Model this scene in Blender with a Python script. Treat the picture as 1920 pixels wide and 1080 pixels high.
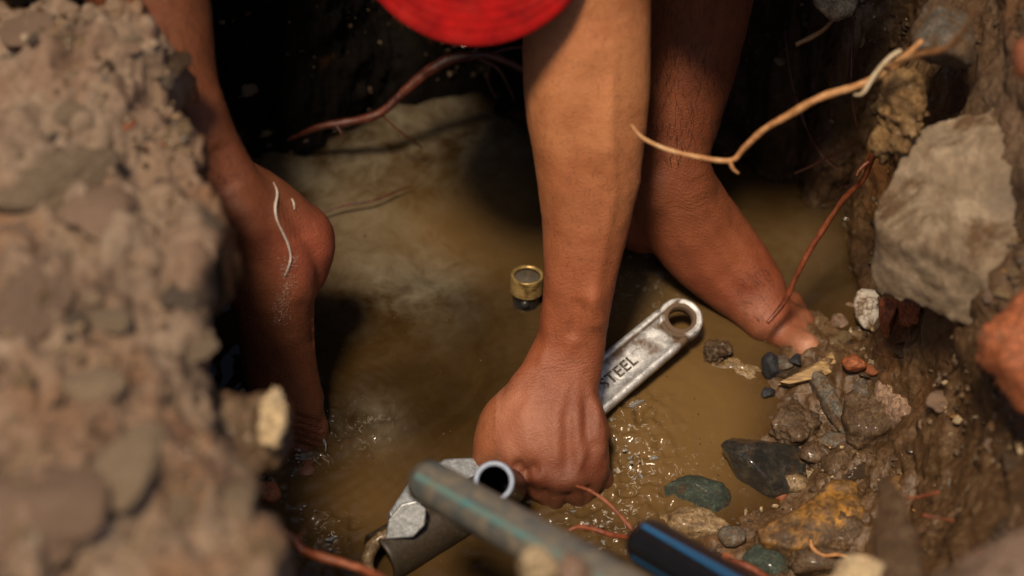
import bpy, math, random
import numpy as np
from mathutils import Vector, Matrix

random.seed(7)
rng = np.random.default_rng(7)
scene = bpy.context.scene
COL = scene.collection
for o in list(bpy.data.objects):
    bpy.data.objects.remove(o)

# ------------------------------------------------------------------ camera
PITCH = math.radians(50.0)
CAM = np.array([0.0, -1.2213, 1.4555])
FWD = np.array([0.0, math.cos(PITCH), -math.sin(PITCH)])
UP = np.array([0.0, math.sin(PITCH), math.cos(PITCH)])
RT = np.array([1.0, 0.0, 0.0])
TOW = -FWD
cam_d = bpy.data.cameras.new('camera')
cam = bpy.data.objects.new('camera', cam_d)
COL.objects.link(cam)
cam.location = CAM.tolist()
cam.rotation_euler = (math.pi / 2 - PITCH, 0, 0)
cam_d.lens = 90.0
cam_d.sensor_width = 36.0
cam_d.clip_start = 0.05
cam_d.clip_end = 200.0
cam_d.dof.use_dof = True
cam_d.dof.focus_distance = 1.79
cam_d.dof.aperture_fstop = 2.9
scene.camera = cam

# ------------------------------------------------------------------ light
SUN_TO = Vector((-0.13, -0.31, 0.94)).normalized()
world = bpy.data.worlds.new('World')
scene.world = world
world.use_nodes = True
wt = world.node_tree
bg = wt.nodes['Background']
sky = wt.nodes.new('ShaderNodeTexSky')
sky.sky_type = 'NISHITA'
sky.sun_disc = False
sky.sun_elevation = math.asin(SUN_TO.z)
sky.sun_rotation = math.atan2(SUN_TO.x, SUN_TO.y)
sky.dust_density = 3.0
wt.links.new(sky.outputs[0], bg.inputs[0])
bg.inputs[1].default_value = 0.065
sun_d = bpy.data.lights.new('sun', 'SUN')
sun_d.energy = 4.0
sun_d.angle = math.radians(9.0)
sun_d.color = (1.0, 0.81, 0.59)
sun = bpy.data.objects.new('sun', sun_d)
COL.objects.link(sun)
sun.rotation_euler = (-SUN_TO).to_track_quat('-Z', 'Y').to_euler()
scene.view_settings.view_transform = 'Standard'
scene.view_settings.look = 'None'
scene.view_settings.exposure = 0.0
scene.view_settings.gamma = 1.0
scene.view_settings.use_curve_mapping = False
scene.render.engine = 'CYCLES'
scene.cycles.use_denoising = True
scene.cycles.max_bounces = 8
scene.cycles.transparent_max_bounces = 12
scene.cycles.caustics_reflective = False
scene.cycles.caustics_refractive = False
scene.cycles.sample_clamp_indirect = 4.0

# ------------------------------------------------------------------ numeric helpers
def ray(px, py):
    return FWD + RT * ((px - 960) / 4800.0) + UP * ((540 - py) / 4800.0)

def at(px, py, t):
    """point seen at that pixel of the photograph, t metres along the view axis"""
    return CAM + ray(px, py) * t

def atz(px, py, z):
    r = ray(px, py)
    return CAM + r * ((z - CAM[2]) / r[2])

def hashv(ix, iy, iz, seed):
    h = (ix.astype(np.int64) * 374761393 + iy.astype(np.int64) * 668265263 + iz.astype(np.int64) * 2147483647 + seed * 1274126177) & 0xFFFFFFFF
    h = ((h ^ (h >> 13)) * 1274126177) & 0xFFFFFFFF
    h = ((h ^ (h >> 15)) * 2246822519) & 0xFFFFFFFF
    return ((h ^ (h >> 16)) & 0xFFFFFF) / float(0xFFFFFF)

def vnoise(p, scale, seed=0):
    q = p * scale
    i = np.floor(q).astype(np.int64)
    f = q - i
    u = f * f * f * (f * (f * 6 - 15) + 10)
    r = 0.0
    for dx in (0, 1):
        for dy in (0, 1):
            for dz in (0, 1):
                w = (u[:, 0] if dx else 1 - u[:, 0]) * (u[:, 1] if dy else 1 - u[:, 1]) * (u[:, 2] if dz else 1 - u[:, 2])
                r = r + w * hashv(i[:, 0] + dx, i[:, 1] + dy, i[:, 2] + dz, seed)
    return r * 2 - 1

def fbm(p, scale, octs=4, seed=0, gain=0.5):
    a, s, r = 1.0, scale, 0.0
    for k in range(octs):
        r = r + a * vnoise(p, s, seed + k * 17)
        a *= gain
        s *= 2.07
    return r

def worley(p, scale, seed=0):
    q = p * scale
    i = np.floor(q).astype(np.int64)
    d1 = np.full(len(p), 9.0)
    for dx in (-1, 0, 1):
        for dy in (-1, 0, 1):
            for dz in (-1, 0, 1):
                c = i + np.array([dx, dy, dz])
                fx = c[:, 0] + hashv(c[:, 0], c[:, 1], c[:, 2], seed)
                fy = c[:, 1] + hashv(c[:, 0], c[:, 1], c[:, 2], seed + 5)
                fz = c[:, 2] + hashv(c[:, 0], c[:, 1], c[:, 2], seed + 9)
                d = (q[:, 0] - fx) ** 2 + (q[:, 1] - fy) ** 2 + (q[:, 2] - fz) ** 2
                d1 = np.minimum(d1, d)
    return np.sqrt(d1)

def sstep(a, b, x):
    t = np.clip((x - a) / (b - a), 0, 1)
    return t * t * (3 - 2 * t)

def catmull(P, n):
    P = np.asarray(P, float)
    out = []
    for i in range(len(P) - 1):
        p0 = P[max(i - 1, 0)]; p1 = P[i]; p2 = P[i + 1]; p3 = P[min(i + 2, len(P) - 1)]
        for k in range(n):
            t = k / n
            out.append(0.5 * ((2 * p1) + (-p0 + p2) * t + (2 * p0 - 5 * p1 + 4 * p2 - p3) * t * t + (-p0 + 3 * p1 - 3 * p2 + p3) * t ** 3))
    out.append(P[-1])
    return np.array(out)

class MB:
    def __init__(s):
        s.v = []; s.f = []; s.n = 0
    def add(s, V, F):
        V = np.asarray(V, float)
        s.v.append(V)
        s.f.extend([tuple(int(i) + s.n for i in f) for f in F])
        s.n += len(V)
    def mesh(s, name, smooth=True):
        me = bpy.data.meshes.new(name)
        me.from_pydata(np.concatenate(s.v).tolist(), [], s.f)
        me.validate()
        if smooth:
            me.shade_smooth()
        return me

def link(name, me, mat=None, parent=None):
    o = bpy.data.objects.new(name, me)
    COL.objects.link(o)
    if mat is not None:
        me.materials.clear(); me.materials.append(mat)
    if parent is not None:
        o.parent = parent
    return o

def tag(o, label=None, cat=None, group=None, kind=None):
    if label: o['label'] = label
    if cat: o['category'] = cat
    if group: o['group'] = group
    if kind: o['kind'] = kind
    return o

def empty(name, loc):
    o = bpy.data.objects.new(name, None)
    o.empty_display_size = 0.02
    COL.objects.link(o)
    o.location = [float(c) for c in loc]
    return o

def child(name, mb_or_me, mat, root, smooth=True):
    me = mb_or_me.mesh(name, smooth) if isinstance(mb_or_me, MB) else mb_or_me
    o = link(name, me, mat, root)
    o.location = tuple(-c for c in root.location)
    return o

def unit(v):
    v = np.asarray(v, float)
    return v / (np.linalg.norm(v) + 1e-12)

def loft(mb, C, A, B, ref, seg=20, sub=6, cap=True, power=2.0):
    """closed tube through stations: centres C, half widths A (sideways), half thickness B (towards ref)"""
    S = catmull(np.column_stack([C, A, B]), sub)
    P, a, b = S[:, :3], np.maximum(S[:, 3], 1e-4), np.maximum(S[:, 4], 1e-4)
    if cap:
        pre, post = [], []
        T0 = unit(P[1] - P[0]); T1 = unit(P[-1] - P[-2])
        for ang in (80, 60, 40, 20):
            r = math.radians(ang)
            pre.append((P[0] - T0 * math.sin(r) * min(a[0], b[0]), a[0] * math.cos(r), b[0] * math.cos(r)))
        for ang in (20, 40, 60, 80):
            r = math.radians(ang)
            post.append((P[-1] + T1 * math.sin(r) * min(a[-1], b[-1]), a[-1] * math.cos(r), b[-1] * math.cos(r)))
        P = np.array([x[0] for x in pre] + list(P) + [x[0] for x in post])
        a = np.array([x[1] for x in pre] + list(a) + [x[1] for x in post])
        b = np.array([x[2] for x in pre] + list(b) + [x[2] for x in post])
    n = len(P)
    th = np.linspace(0, 2 * math.pi, seg, endpoint=False)
    V = []
    side_prev = None
    for i in range(n):
        T = unit(P[min(i + 1, n - 1)] - P[max(i - 1, 0)])
        r = np.asarray(ref, float)
        side = np.cross(T, r)
        if np.linalg.norm(side) < 0.15:
            side = side_prev if side_prev is not None else np.cross(T, [0.3, 0.5, 0.8])
        side = unit(side)
        if side_prev is not None and np.dot(side, side_prev) < 0:
            side = -side
        side_prev = side
        th_v = unit(np.cross(side, T))
        for t in th:
            c, s = math.cos(t), math.sin(t)
            if power != 2.0:
                c = math.copysign(abs(c) ** (2 / power), c); s = math.copysign(abs(s) ** (2 / power), s)
            V.append(P[i] + side * a[i] * c + th_v * b[i] * s)
    F = []
    for i in range(n - 1):
        for k in range(seg):
            k2 = (k + 1) % seg
            F.append((i * seg + k, i * seg + k2, (i + 1) * seg + k2, (i + 1) * seg + k))
    F.append(tuple(range(seg))[::-1])
    F.append(tuple((n - 1) * seg + k for k in range(seg)))
    mb.add(V, F)

def tube(mb, pts, radii, seg=10, sub=6, rough=0.0, seed=0, cap=True):
    """root / wire: pts Nx3, radii N, knobbly when rough > 0"""
    S = catmull(np.column_stack([pts, radii]), sub)
    P, R = S[:, :3], np.maximum(S[:, 3], 1e-4)
    n = len(P)
    V = []
    N = unit(np.cross(P[1] - P[0], [0.31, 0.5, 0.8]))
    th = np.linspace(0, 2 * math.pi, seg, endpoint=False)
    for i in range(n):
        T = unit(P[min(i + 1, n - 1)] - P[max(i - 1, 0)])
        N = unit(N - T * np.dot(N, T)); Bn = np.cross(T, N)
        for t in th:
            V.append(P[i] + (N * math.cos(t) + Bn * math.sin(t)) * R[i])
    V = np.array(V)
    if rough > 0:
        d = V - np.repeat(P, seg, axis=0)
        k = 1 + rough * fbm(V + seed, 110.0, 3, seed)
        V = np.repeat(P, seg, axis=0) + d * k[:, None]
    F = []
    for i in range(n - 1):
        for k in range(seg):
            k2 = (k + 1) % seg
            F.append((i * seg + k, i * seg + k2, (i + 1) * seg + k2, (i + 1) * seg + k))
    if cap:
        F.append(tuple(range(seg))[::-1])
        F.append(tuple((n - 1) * seg + k for k in range(seg)))
    mb.add(V, F)

_ico = {}
def ico(sub):
    if sub not in _ico:
        import bmesh
        bm = bmesh.new()
        bmesh.ops.create_icosphere(bm, subdivisions=sub, radius=1.0)
        V = np.array([v.co[:] for v in bm.verts]); F = [tuple(v.index for v in f.verts) for f in bm.faces]
        bm.free()
        _ico[sub] = (V, F)
    return _ico[sub]

def rock_verts(size, seed, facets=10, rough=0.03, sub=4, soft=14.0, flat=None):
    """a broken stone: the soft intersection of random half spaces, then fine relief"""
    V, F = ico(sub)
    r = np.random.default_rng(seed)
    N = r.normal(size=(facets, 3)); N /= np.linalg.norm(N, axis=1)[:, None]
    D = r.uniform(0.62, 1.0, facets)
    if flat is not None:
        N = np.vstack([N, [0, 0, 1], [0, 0, -1]]); D = np.append(D, [flat, flat])
    dots = V @ N.T
    q = np.where(dots > 1e-3, D / np.maximum(dots, 1e-3), 50.0)
    q = np.minimum(q, 50)
    rad = -np.log(np.sum(np.exp(-soft * q), axis=1) + math.exp(-soft * 1.15)) / soft
    W = V * rad[:, None]
    W = W * (1 + rough * 2.2 * fbm(W + seed * 1.7, 1.6, 2, seed) [:, None]) 
    W = W + V * (rough * fbm(W + seed, 5.0, 4, seed + 3, 0.6))[:, None]
    return W * np.asarray(size)[None, :], F

def rotm(rx, ry, rz):
    return np.array(Matrix.Rotation(rz, 3, 'Z') @ Matrix.Rotation(ry, 3, 'Y') @ Matrix.Rotation(rx, 3, 'X'))

# ------------------------------------------------------------------ materials
def srgb(r, g, b):
    f = lambda c: (c / 255 / 12.92) if c / 255 <= 0.04045 else ((c / 255 + 0.055) / 1.055) ** 2.4
    return (f(r), f(g), f(b), 1.0)

class NT:
    def __init__(s, name):
        s.m = bpy.data.materials.new(name); s.m.use_nodes = True
        s.t = s.m.node_tree; s.b = s.t.nodes['Principled BSDF']; s.out = s.t.nodes['Material Output']
        s.co = s.t.nodes.new('ShaderNodeTexCoord')
    def n(s, typ, **kw):
        nd = s.t.nodes.new(typ)
        for k, v in kw.items():
            setattr(nd, k, v)
        return nd
    def l(s, a, b):
        s.t.links.new(a, b)
    def noise(s, scale, detail=6, rough=0.6, vec=None, dist=0.0, world=True):
        nd = s.n('ShaderNodeTexNoise')
        nd.inputs['Scale'].default_value = scale; nd.inputs['Detail'].default_value = detail
        nd.inputs['Roughness'].default_value = rough; nd.inputs['Distortion'].default_value = dist
        s.l(vec if vec is not None else s.co.outputs['Object'], nd.inputs['Vector'])
        return nd
    def voro(s, scale, feature='F1', vec=None):
        nd = s.n('ShaderNodeTexVoronoi', feature=feature)
        nd.inputs['Scale'].default_value = scale
        s.l(vec if vec is not None else s.co.outputs['Object'], nd.inputs['Vector'])
        return nd
    def ramp(s, fac, stops):
        nd = s.n('ShaderNodeValToRGB')
        e = nd.color_ramp.elements
        while len(e) < len(stops):
            e.new(0.5)
        for k, (p, c) in enumerate(stops):
            e[k].position = p; e[k].color = c if len(c) == 4 else (*c, 1)
        s.l(fac, nd.inputs[0])
        return nd
    def mix(s, fac, a, b, mode='MIX'):
        nd = s.n('ShaderNodeMix', data_type='RGBA', blend_type=mode)
        for sock, v in ((nd.inputs[0], fac), (nd.inputs[6], a), (nd.inputs[7], b)):
            if isinstance(v, (int, float)): sock.default_value = v
            elif isinstance(v, tuple): sock.default_value = v
            else: s.l(v, sock)
        return nd.outputs[2]
    def math(s, op, a, b=0.0, c=None, clamp=False):
        nd = s.n('ShaderNodeMath', operation=op); nd.use_clamp = clamp
        for sock, v in zip(nd.inputs, (a, b) if c is None else (a, b, c)):
            if isinstance(v, (int, float)): sock.default_value = v
            else: s.l(v, sock)
        return nd.outputs[0]
    def bump(s, h, strength=0.5, dist=0.002, prev=None):
        nd = s.n('ShaderNodeBump')
        nd.inputs['Strength'].default_value = strength; nd.inputs['Distance'].default_value = dist
        s.l(h, nd.inputs['Height'])
        if prev is not None: s.l(prev, nd.inputs['Normal'])
        return nd.outputs[0]
    def attr(s, name):
        nd = s.n('ShaderNodeAttribute'); nd.attribute_name = name
        return nd
    def done(s, color=None, rough=None, normal=None, **kw):
        if color is not None:
            if isinstance(color, tuple): s.b.inputs['Base Color'].default_value = color
            else: s.l(color, s.b.inputs['Base Color'])
        if rough is not None:
            if isinstance(rough, (int, float)): s.b.inputs['Roughness'].default_value = rough
            else: s.l(rough, s.b.inputs['Roughness'])
        if normal is not None: s.l(normal, s.b.inputs['Normal'])
        for k, v in kw.items():
            s.b.inputs[k.replace('_', ' ')].default_value = v
        return s.m

def shade_var(t, vec):
    """small colour shift per object"""
    oi = t.n('ShaderNodeObjectInfo')
    hs = t.n('ShaderNodeHueSaturation')
    t.l(t.math('MULTIPLY_ADD', oi.outputs['Random'], 0.5, 0.75), hs.inputs['Value'])
    t.l(vec, hs.inputs['Color'])
    return hs.outputs[0]

def stone_mat(name, c1, c2, c3, scale=60, rough=0.55, bump=0.5, bd=0.0015, wet=0.0, vary=True, mud=0.25, speck=0.75):
    t = NT(name)
    a = t.noise(scale, 8, 0.65)
    b = t.noise(scale * 4.5, 5, 0.7)
    f = t.math('ADD', t.math('MULTIPLY', a.outputs[0], 0.65), t.math('MULTIPLY', b.outputs[0], 0.35))
    col = t.ramp(f, [(0.36, c1), (0.5, c2), (0.64, c3)]).outputs[0]
    if mud > 0:
        m = t.noise(scale * 0.6, 6, 0.7, dist=0.6)
        mf = t.ramp(m.outputs[0], [(0.62 - mud * 0.4, (0, 0, 0)), (0.72 - mud * 0.35, (1, 1, 1))]).outputs[0]
        col = t.mix(mf, col, (0.085, 0.048, 0.022, 1))
    vs = t.voro(scale * 9)
    sp_ = t.ramp(vs.outputs['Color'], [(0.25, (.45, .45, .45)), (0.8, (1.35, 1.3, 1.2))]).outputs[0]
    col = t.mix(speck, col, sp_, 'MULTIPLY')
    if vary: col = shade_var(t, col)
    n = t.bump(f, bump, bd)
    fine = t.noise(scale * 18, 3, 0.6)
    n = t.bump(fine.outputs[0], bump * 0.6, bd * 0.35, n)
    r = t.math('MULTIPLY_ADD', b.outputs[0], 0.35, rough - 0.17)
    if mud > 0:
        r = t.math('MULTIPLY_ADD', mf, 0.15, r)
    return t.done(col, r, n, Coat_Weight=wet, Coat_Roughness=0.12)

M = {}
M['dark_stone'] = stone_mat('dark_wet_stone', (.008, .009, .009), (.028, .028, .026), (.13, .12, .085), 120, 0.36, 1.0, 0.0035, 0.9, False, 0.2)
M['green_stone'] = stone_mat('green_stone', (.018, .028, .022), (.042, .062, .048), (.10, .13, .10), 130, 0.5, 1.0, 0.002, 0.15, False, 0.3)
M['grey_stone'] = stone_mat('grey_stone', (.05, .048, .04), (.11, .10, .085), (.20, .18, .15), 80, 0.6, 0.7, 0.0018, 0.0, True, 0.5)
M['pink_stone'] = stone_mat('pale_pink_stone', (.15, .085, .055), (.23, .15, .105), (.32, .23, .17), 60, 0.7, 0.6, 0.0015, 0.0, True, 0.35)
M['tan_stone'] = stone_mat('tan_stone', (.12, .075, .035), (.21, .14, .07), (.32, .23, .13), 90, 0.5, 0.7, 0.0015, 0.2)
M['ochre_stone'] = stone_mat('ochre_stone', (.10, .05, .02), (.25, .12, .02), (.36, .18, .03), 40, 0.6, 0.5, 0.001, 0.05, False, 0.5)
M['brown_stone'] = stone_mat('brown_stone', (.05, .028, .013), (.11, .065, .032), (.20, .135, .08), 90, 0.45, 0.9, 0.002, 0.15, True, 0.4)
M['brick'] = stone_mat('orange_brick', (.15, .045, .015), (.26, .075, .025), (.34, .12, .05), 70, 0.7, 0.5, 0.001, 0.0, True, 0.12)
M['cream_stone'] = stone_mat('cream_stone', (.24, .17, .10), (.44, .33, .19), (.62, .50, .34), 70, 0.6, 0.6, 0.002, 0.0, True, 0.1)
M['slab_stone'] = stone_mat('pale_slab_stone', (.12, .082, .048), (.20, .145, .092), (.30, .23, .155), 30, 0.85, 0.5, 0.002, 0.0, True, 0.3, 0.2)
M['spongy'] = stone_mat('yellow_spongy_clod', (.13, .065, .022), (.30, .17, .06), (.45, .30, .13), 120, 0.6, 1.0, 0.003, 0.1, False, 0.1)
M['black_chip'] = stone_mat('black_chip', (.008, .009, .012), (.016, .018, .024), (.03, .032, .036), 110, 0.55, 0.9, 0.0015, 0.0, False, 0.1)
M['white_shard'] = None

# soil
t = NT('wet_soil')
a = t.noise(38, 9, 0.68); b = t.noise(240, 5, 0.7); c = t.noise(9, 4, 0.6)
f = t.math('ADD', t.math('MULTIPLY', a.outputs[0], 0.6), t.math('MULTIPLY', b.outputs[0], 0.4))
wet = t.ramp(f, [(0.34, (.028, .015, .007)), (0.48, (.085, .046, .02)), (0.6, (.15, .09, .045)), (0.72, (.26, .19, .12))]).outputs[0]
dry = t.ramp(f, [(0.34, (.10, .062, .038)), (0.46, (.195, .132, .086)), (0.57, (.255, .185, .128)), (0.70, (.34, .265, .19))]).outputs[0]
dk = t.attr('dry'); hu = t.attr('soil_shade')
wet = t.mix(hu.outputs['Fac'], wet, t.ramp(f, [(0.4, (.002, .0015, .001)), (0.62, (.007, .0045, .003)), (0.80, (.03, .02, .011))]).outputs[0])  # near-black tone paints the shade of the hollow into the soil
lf_ = t.noise(11, 5, 0.6, dist=0.5); lf2 = t.noise(16, 4, 0.6)
dry = t.mix(t.math('MULTIPLY', t.ramp(lf_.outputs[0], [(0.46, (0, 0, 0)), (0.60, (1, 1, 1))]).outputs[0], 0.6), dry, t.mix(1.0, dry, (.80, .62, .55, 1), 'MULTIPLY'))
dry = t.mix(t.math('MULTIPLY', t.ramp(lf2.outputs[0], [(0.58, (0, 0, 0)), (0.68, (1, 1, 1))]).outputs[0], 0.75), dry, t.mix(1.0, dry, (.30, .27, .25, 1), 'MULTIPLY'))
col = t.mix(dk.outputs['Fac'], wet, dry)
rst = t.ramp(c.outputs[0], [(0.56, (0, 0, 0)), (0.68, (1, 1, 1))]).outputs[0]
col = t.mix(t.math('MULTIPLY', rst, 0.45), col, (.21, .085, .025, 1))
vv = t.voro(160)
n = t.bump(f, 0.8, 0.003)
n = t.bump(vv.outputs['Distance'], 0.5, 0.0015, n)
r = t.math('MULTIPLY_ADD', dk.outputs['Fac'], 0.45, 0.38)
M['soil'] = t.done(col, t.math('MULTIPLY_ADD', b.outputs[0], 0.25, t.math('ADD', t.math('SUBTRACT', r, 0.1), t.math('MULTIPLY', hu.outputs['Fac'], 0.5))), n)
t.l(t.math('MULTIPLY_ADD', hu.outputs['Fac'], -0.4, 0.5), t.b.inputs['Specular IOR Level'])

# open ground round the pit
t = NT('dry_ground')
a = t.noise(6, 9, 0.7)
col = t.ramp(a.outputs[0], [(0.35, (.10, .07, .045)), (0.65, (.28, .22, .15))]).outputs[0]
M['ground'] = t.done(col, 0.9, t.bump(a.outputs[0], 0.6, 0.02))

# muddy water
t = NT('muddy_water')
a = t.noise(5.5, 7, 0.6, dist=1.2); b = t.noise(15, 6, 0.6, dist=0.7); c = t.noise(60, 6, 0.7, dist=0.8)
base = t.ramp(a.outputs[0], [(0.30, (.014, .0075, .0022)), (0.5, (.032, .0175, .0055)), (0.7, (.060, .034, .0115))]).outputs[0]
pale = t.ramp(t.math('ADD', t.math('MULTIPLY', b.outputs[0], 0.62), t.math('MULTIPLY', c.outputs[0], 0.38)), [(0.40, (0, 0, 0)), (0.74, (1, 1, 1))]).outputs[0]
sheen_film = t.attr('sheen_film')
base = t.mix(t.math('MULTIPLY', pale, sheen_film.outputs['Fac'], clamp=True), base, (.19, .165, .118, 1))
st = t.attr('lit_water')
base = t.mix(t.math('MULTIPLY', st.outputs['Fac'], 1.0, clamp=True), base, (.145, .084, .030, 1))
fr_ = t.attr('froth')
fn = t.noise(62, 3, 0.55, dist=1.6); fn2 = t.noise(150, 2, 0.5, dist=1.0)
rdg = t.math('SUBTRACT', 1.0, t.math('MULTIPLY', t.math('ABSOLUTE', t.math('SUBTRACT', fn.outputs[0], 0.5)), 42.0), clamp=True)
rdg = t.math('MULTIPLY', rdg, t.ramp(fn2.outputs[0], [(0.50, (0, 0, 0)), (0.58, (1, 1, 1))]).outputs[0])
frf = t.math('MULTIPLY', rdg, fr_.outputs['Fac'], clamp=True)
base = t.mix(frf, base, (.50, .46, .40, 1))
dif = t.n('ShaderNodeBsdfDiffuse'); t.l(base, dif.inputs[0])
tr = t.n('ShaderNodeBsdfTransparent'); tr.inputs[0].default_value = (.80, .62, .38, 1)
mk = t.attr('murk')
mx = t.n('ShaderNodeMixShader'); t.l(mk.outputs['Fac'], mx.inputs[0]); t.l(tr.outputs[0], mx.inputs[1]); t.l(dif.outputs[0], mx.inputs[2])
w1 = t.noise(26, 3, 0.5, dist=0.5); w2 = t.noise(110, 4, 0.55)
n = t.bump(w1.outputs[0], 0.25, 0.004); n = t.bump(w2.outputs[0], 0.14, 0.0012, n)
gl = t.n('ShaderNodeBsdfGlossy'); gl.inputs['Roughness'].default_value = 0.04; t.l(n, gl.inputs['Normal'])
fr = t.n('ShaderNodeFresnel'); fr.inputs[0].default_value = 1.33; t.l(n, fr.inputs['Normal'])
mx2 = t.n('ShaderNodeMixShader'); t.l(fr.outputs[0], mx2.inputs[0]); t.l(mx.outputs[0], mx2.inputs[1]); t.l(gl.outputs[0], mx2.inputs[2])
t.l(mx2.outputs[0], t.out.inputs[0])
M['water'] = t.m

# clear splash film
t = NT('splash_water')
M['splash'] = t.done((.9, .89, .87, 1), 0.15, None, IOR=1.33, Transmission_Weight=0.8)
t = NT('foam')
a = t.noise(900, 3, 0.6)
M['foam'] = t.done(t.ramp(a.outputs[0], [(0.3, (.42, .36, .30)), (0.7, (.72, .68, .62))]).outputs[0], 0.35, t.bump(a.outputs[0], 0.4, 0.0004))

# skin
t = NT('skin')
pg = t.attr('pigment_shade'); cr = t.attr('crease')
a = t.noise(45, 6, 0.6); b = t.noise(420, 4, 0.6); sp = t.noise(150, 3, 0.5)
col = t.mix(t.math('MULTIPLY', a.outputs[0], 0.55), pg.outputs['Color'], t.mix(1.0, pg.outputs['Color'], (.55, .38, .30, 1), 'MULTIPLY'))
bl = t.noise(17, 5, 0.65, dist=0.4)
col = t.mix(t.math('MULTIPLY', t.ramp(bl.outputs[0], [(0.42, (0, 0, 0)), (0.62, (1, 1, 1))]).outputs[0], 0.6), col, t.mix(1.0, col, (.62, .46, .40, 1), 'MULTIPLY'))
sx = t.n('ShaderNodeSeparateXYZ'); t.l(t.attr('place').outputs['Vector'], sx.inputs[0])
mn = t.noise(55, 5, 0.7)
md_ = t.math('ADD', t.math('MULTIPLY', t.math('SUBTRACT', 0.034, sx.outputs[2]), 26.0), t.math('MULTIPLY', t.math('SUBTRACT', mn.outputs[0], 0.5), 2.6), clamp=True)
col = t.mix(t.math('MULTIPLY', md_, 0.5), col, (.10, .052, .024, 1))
spf = t.ramp(sp.outputs[0], [(0.66, (0, 0, 0)), (0.72, (1, 1, 1))]).outputs[0]
col = t.mix(t.math('MULTIPLY', spf, 0.30), col, (.10, .035, .018, 1))
vo = t.voro(1500); vo2 = t.voro(700)
h = t.math('ADD', t.math('MULTIPLY', vo.outputs['Distance'], 0.6), t.math('MULTIPLY', vo2.outputs['Distance'], 0.8))
n = t.bump(h, 0.5, 0.0006)
n = t.bump(b.outputs[0], 0.45, 0.0008, n)
wcoord = t.attr('wcoord')
wn = t.noise(75, 4, 0.65)
wv = t.math('SINE', t.math('MULTIPLY_ADD', wcoord.outputs['Fac'], 2900.0, t.math('MULTIPLY', wn.outputs[0], 26.0)))
wv = t.math('MULTIPLY', t.math('POWER', t.math('MULTIPLY_ADD', wv, 0.5, 0.5), 3.0), cr.outputs['Fac'])
nd = t.n('ShaderNodeBump'); nd.invert = True; nd.inputs['Strength'].default_value = 0.45; nd.inputs['Distance'].default_value = 0.0005
t.l(wv, nd.inputs['Height']); t.l(n, nd.inputs['Normal'])
wetn = t.noise(30, 4, 0.6)
rg = t.math('MULTIPLY_ADD', b.outputs[0], 0.28, 0.42)
t.l(t.math('MULTIPLY', t.math('MULTIPLY', t.math('SUBTRACT', 0.06, sx.outputs[2]), 14.0, clamp=True), t.math('MULTIPLY', bl.outputs[0], 0.22)), t.b.inputs['Coat Weight'])
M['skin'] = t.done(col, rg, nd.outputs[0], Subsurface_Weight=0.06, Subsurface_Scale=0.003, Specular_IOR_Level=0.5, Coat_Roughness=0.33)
t.b.inputs['Subsurface Radius'].default_value = (1.0, 0.35, 0.2)

# cloth, cap, metal, pipes, roots
t = NT('red_cap_cloth')
a = t.noise(60, 5, 0.6); wv = t.voro(1400)
cd_ = t.noise(25, 6, 0.7)
M['cap'] = t.done(t.mix(t.ramp(cd_.outputs[0], [(0.45, (0, 0, 0)), (0.85, (.22, .22, .22))]).outputs[0], t.ramp(a.outputs[0], [(0.3, (.17, .003, .004)), (0.7, (.36, .006, .005))]).outputs[0], (.30, .08, .05, 1)), 0.95, t.bump(wv.outputs['Distance'], 0.3, 0.0006), Specular_IOR_Level=0.15)
t = NT('dark_cloth'); a = t.noise(90, 5, 0.6)
M['cloth'] = t.done(t.ramp(a.outputs[0], [(0.3, (.012, .012, .016)), (0.7, (.03, .03, .04))]).outputs[0], 0.9, t.bump(a.outputs[0], 0.3, 0.002))
t = NT('hair'); M['hair'] = t.done((.01, .008, .006, 1), 0.5)
t = NT('worn_steel')
a = t.noise(120, 8, 0.72, dist=0.8); b = t.noise(900, 4, 0.7); g = t.noise(55, 6, 0.7)
gr = t.attr('grime')
gf = t.math('ADD', t.math('MULTIPLY', g.outputs[0], 0.8), t.math('MULTIPLY', gr.outputs['Fac'], 0.9))
gm = t.ramp(gf, [(0.46, (0, 0, 0)), (0.70, (1, 1, 1))]).outputs[0]
col = t.ramp(a.outputs[0], [(0.3, (.20, .20, .21)), (0.48, (.56, .57, .59)), (0.66, (.88, .89, .90))]).outputs[0]
col = t.mix(gm, col, (.12, .075, .045, 1))
n = t.bump(a.outputs[0], 0.9, 0.0012); n = t.bump(b.outputs[0], 0.6, 0.0005, n)
t.l(t.math('SUBTRACT', 0.55, t.math('MULTIPLY', gm, 0.5)), t.b.inputs['Metallic'])
M['steel'] = t.done(col, t.math('MULTIPLY_ADD', gm, 0.3, 0.42), n)
t = NT('grey_jaw_steel'); a = t.noise(260, 6, 0.7)
M['jaw'] = t.done(t.ramp(a.outputs[0], [(0.35, (.16, .17, .18)), (0.65, (.34, .36, .38))]).outputs[0], 0.42, t.bump(a.outputs[0], 0.35, 0.0005), Metallic=0.55)
t = NT('stamped_letter_grime'); a = t.noise(420, 5, 0.7); M['letter'] = t.done(t.ramp(a.outputs[0], [(0.42, (.035, .024, .018)), (0.56, (.10, .075, .055)), (0.66, (.40, .39, .38))]).outputs[0], 0.6)
t = NT('brass')
a = t.noise(160, 6, 0.65)
col = t.ramp(a.outputs[0], [(0.35, (.20, .115, .035)), (0.6, (.60, .42, .17))]).outputs[0]
M['brass'] = t.done(col, 0.34, t.bump(a.outputs[0], 0.2, 0.0004), Metallic=0.6)
t = NT('grey_plug'); M['plug'] = t.done((.085, .072, .055, 1), 0.4)
t = NT('iron'); a = t.noise(200, 5, 0.6)
M['iron'] = t.done(t.ramp(a.outputs[0], [(0.3, (.03, .03, .03)), (0.7, (.12, .12, .12))]).outputs[0], 0.35, t.bump(a.outputs[0], 0.4, 0.0006), Metallic=0.7)

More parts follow.
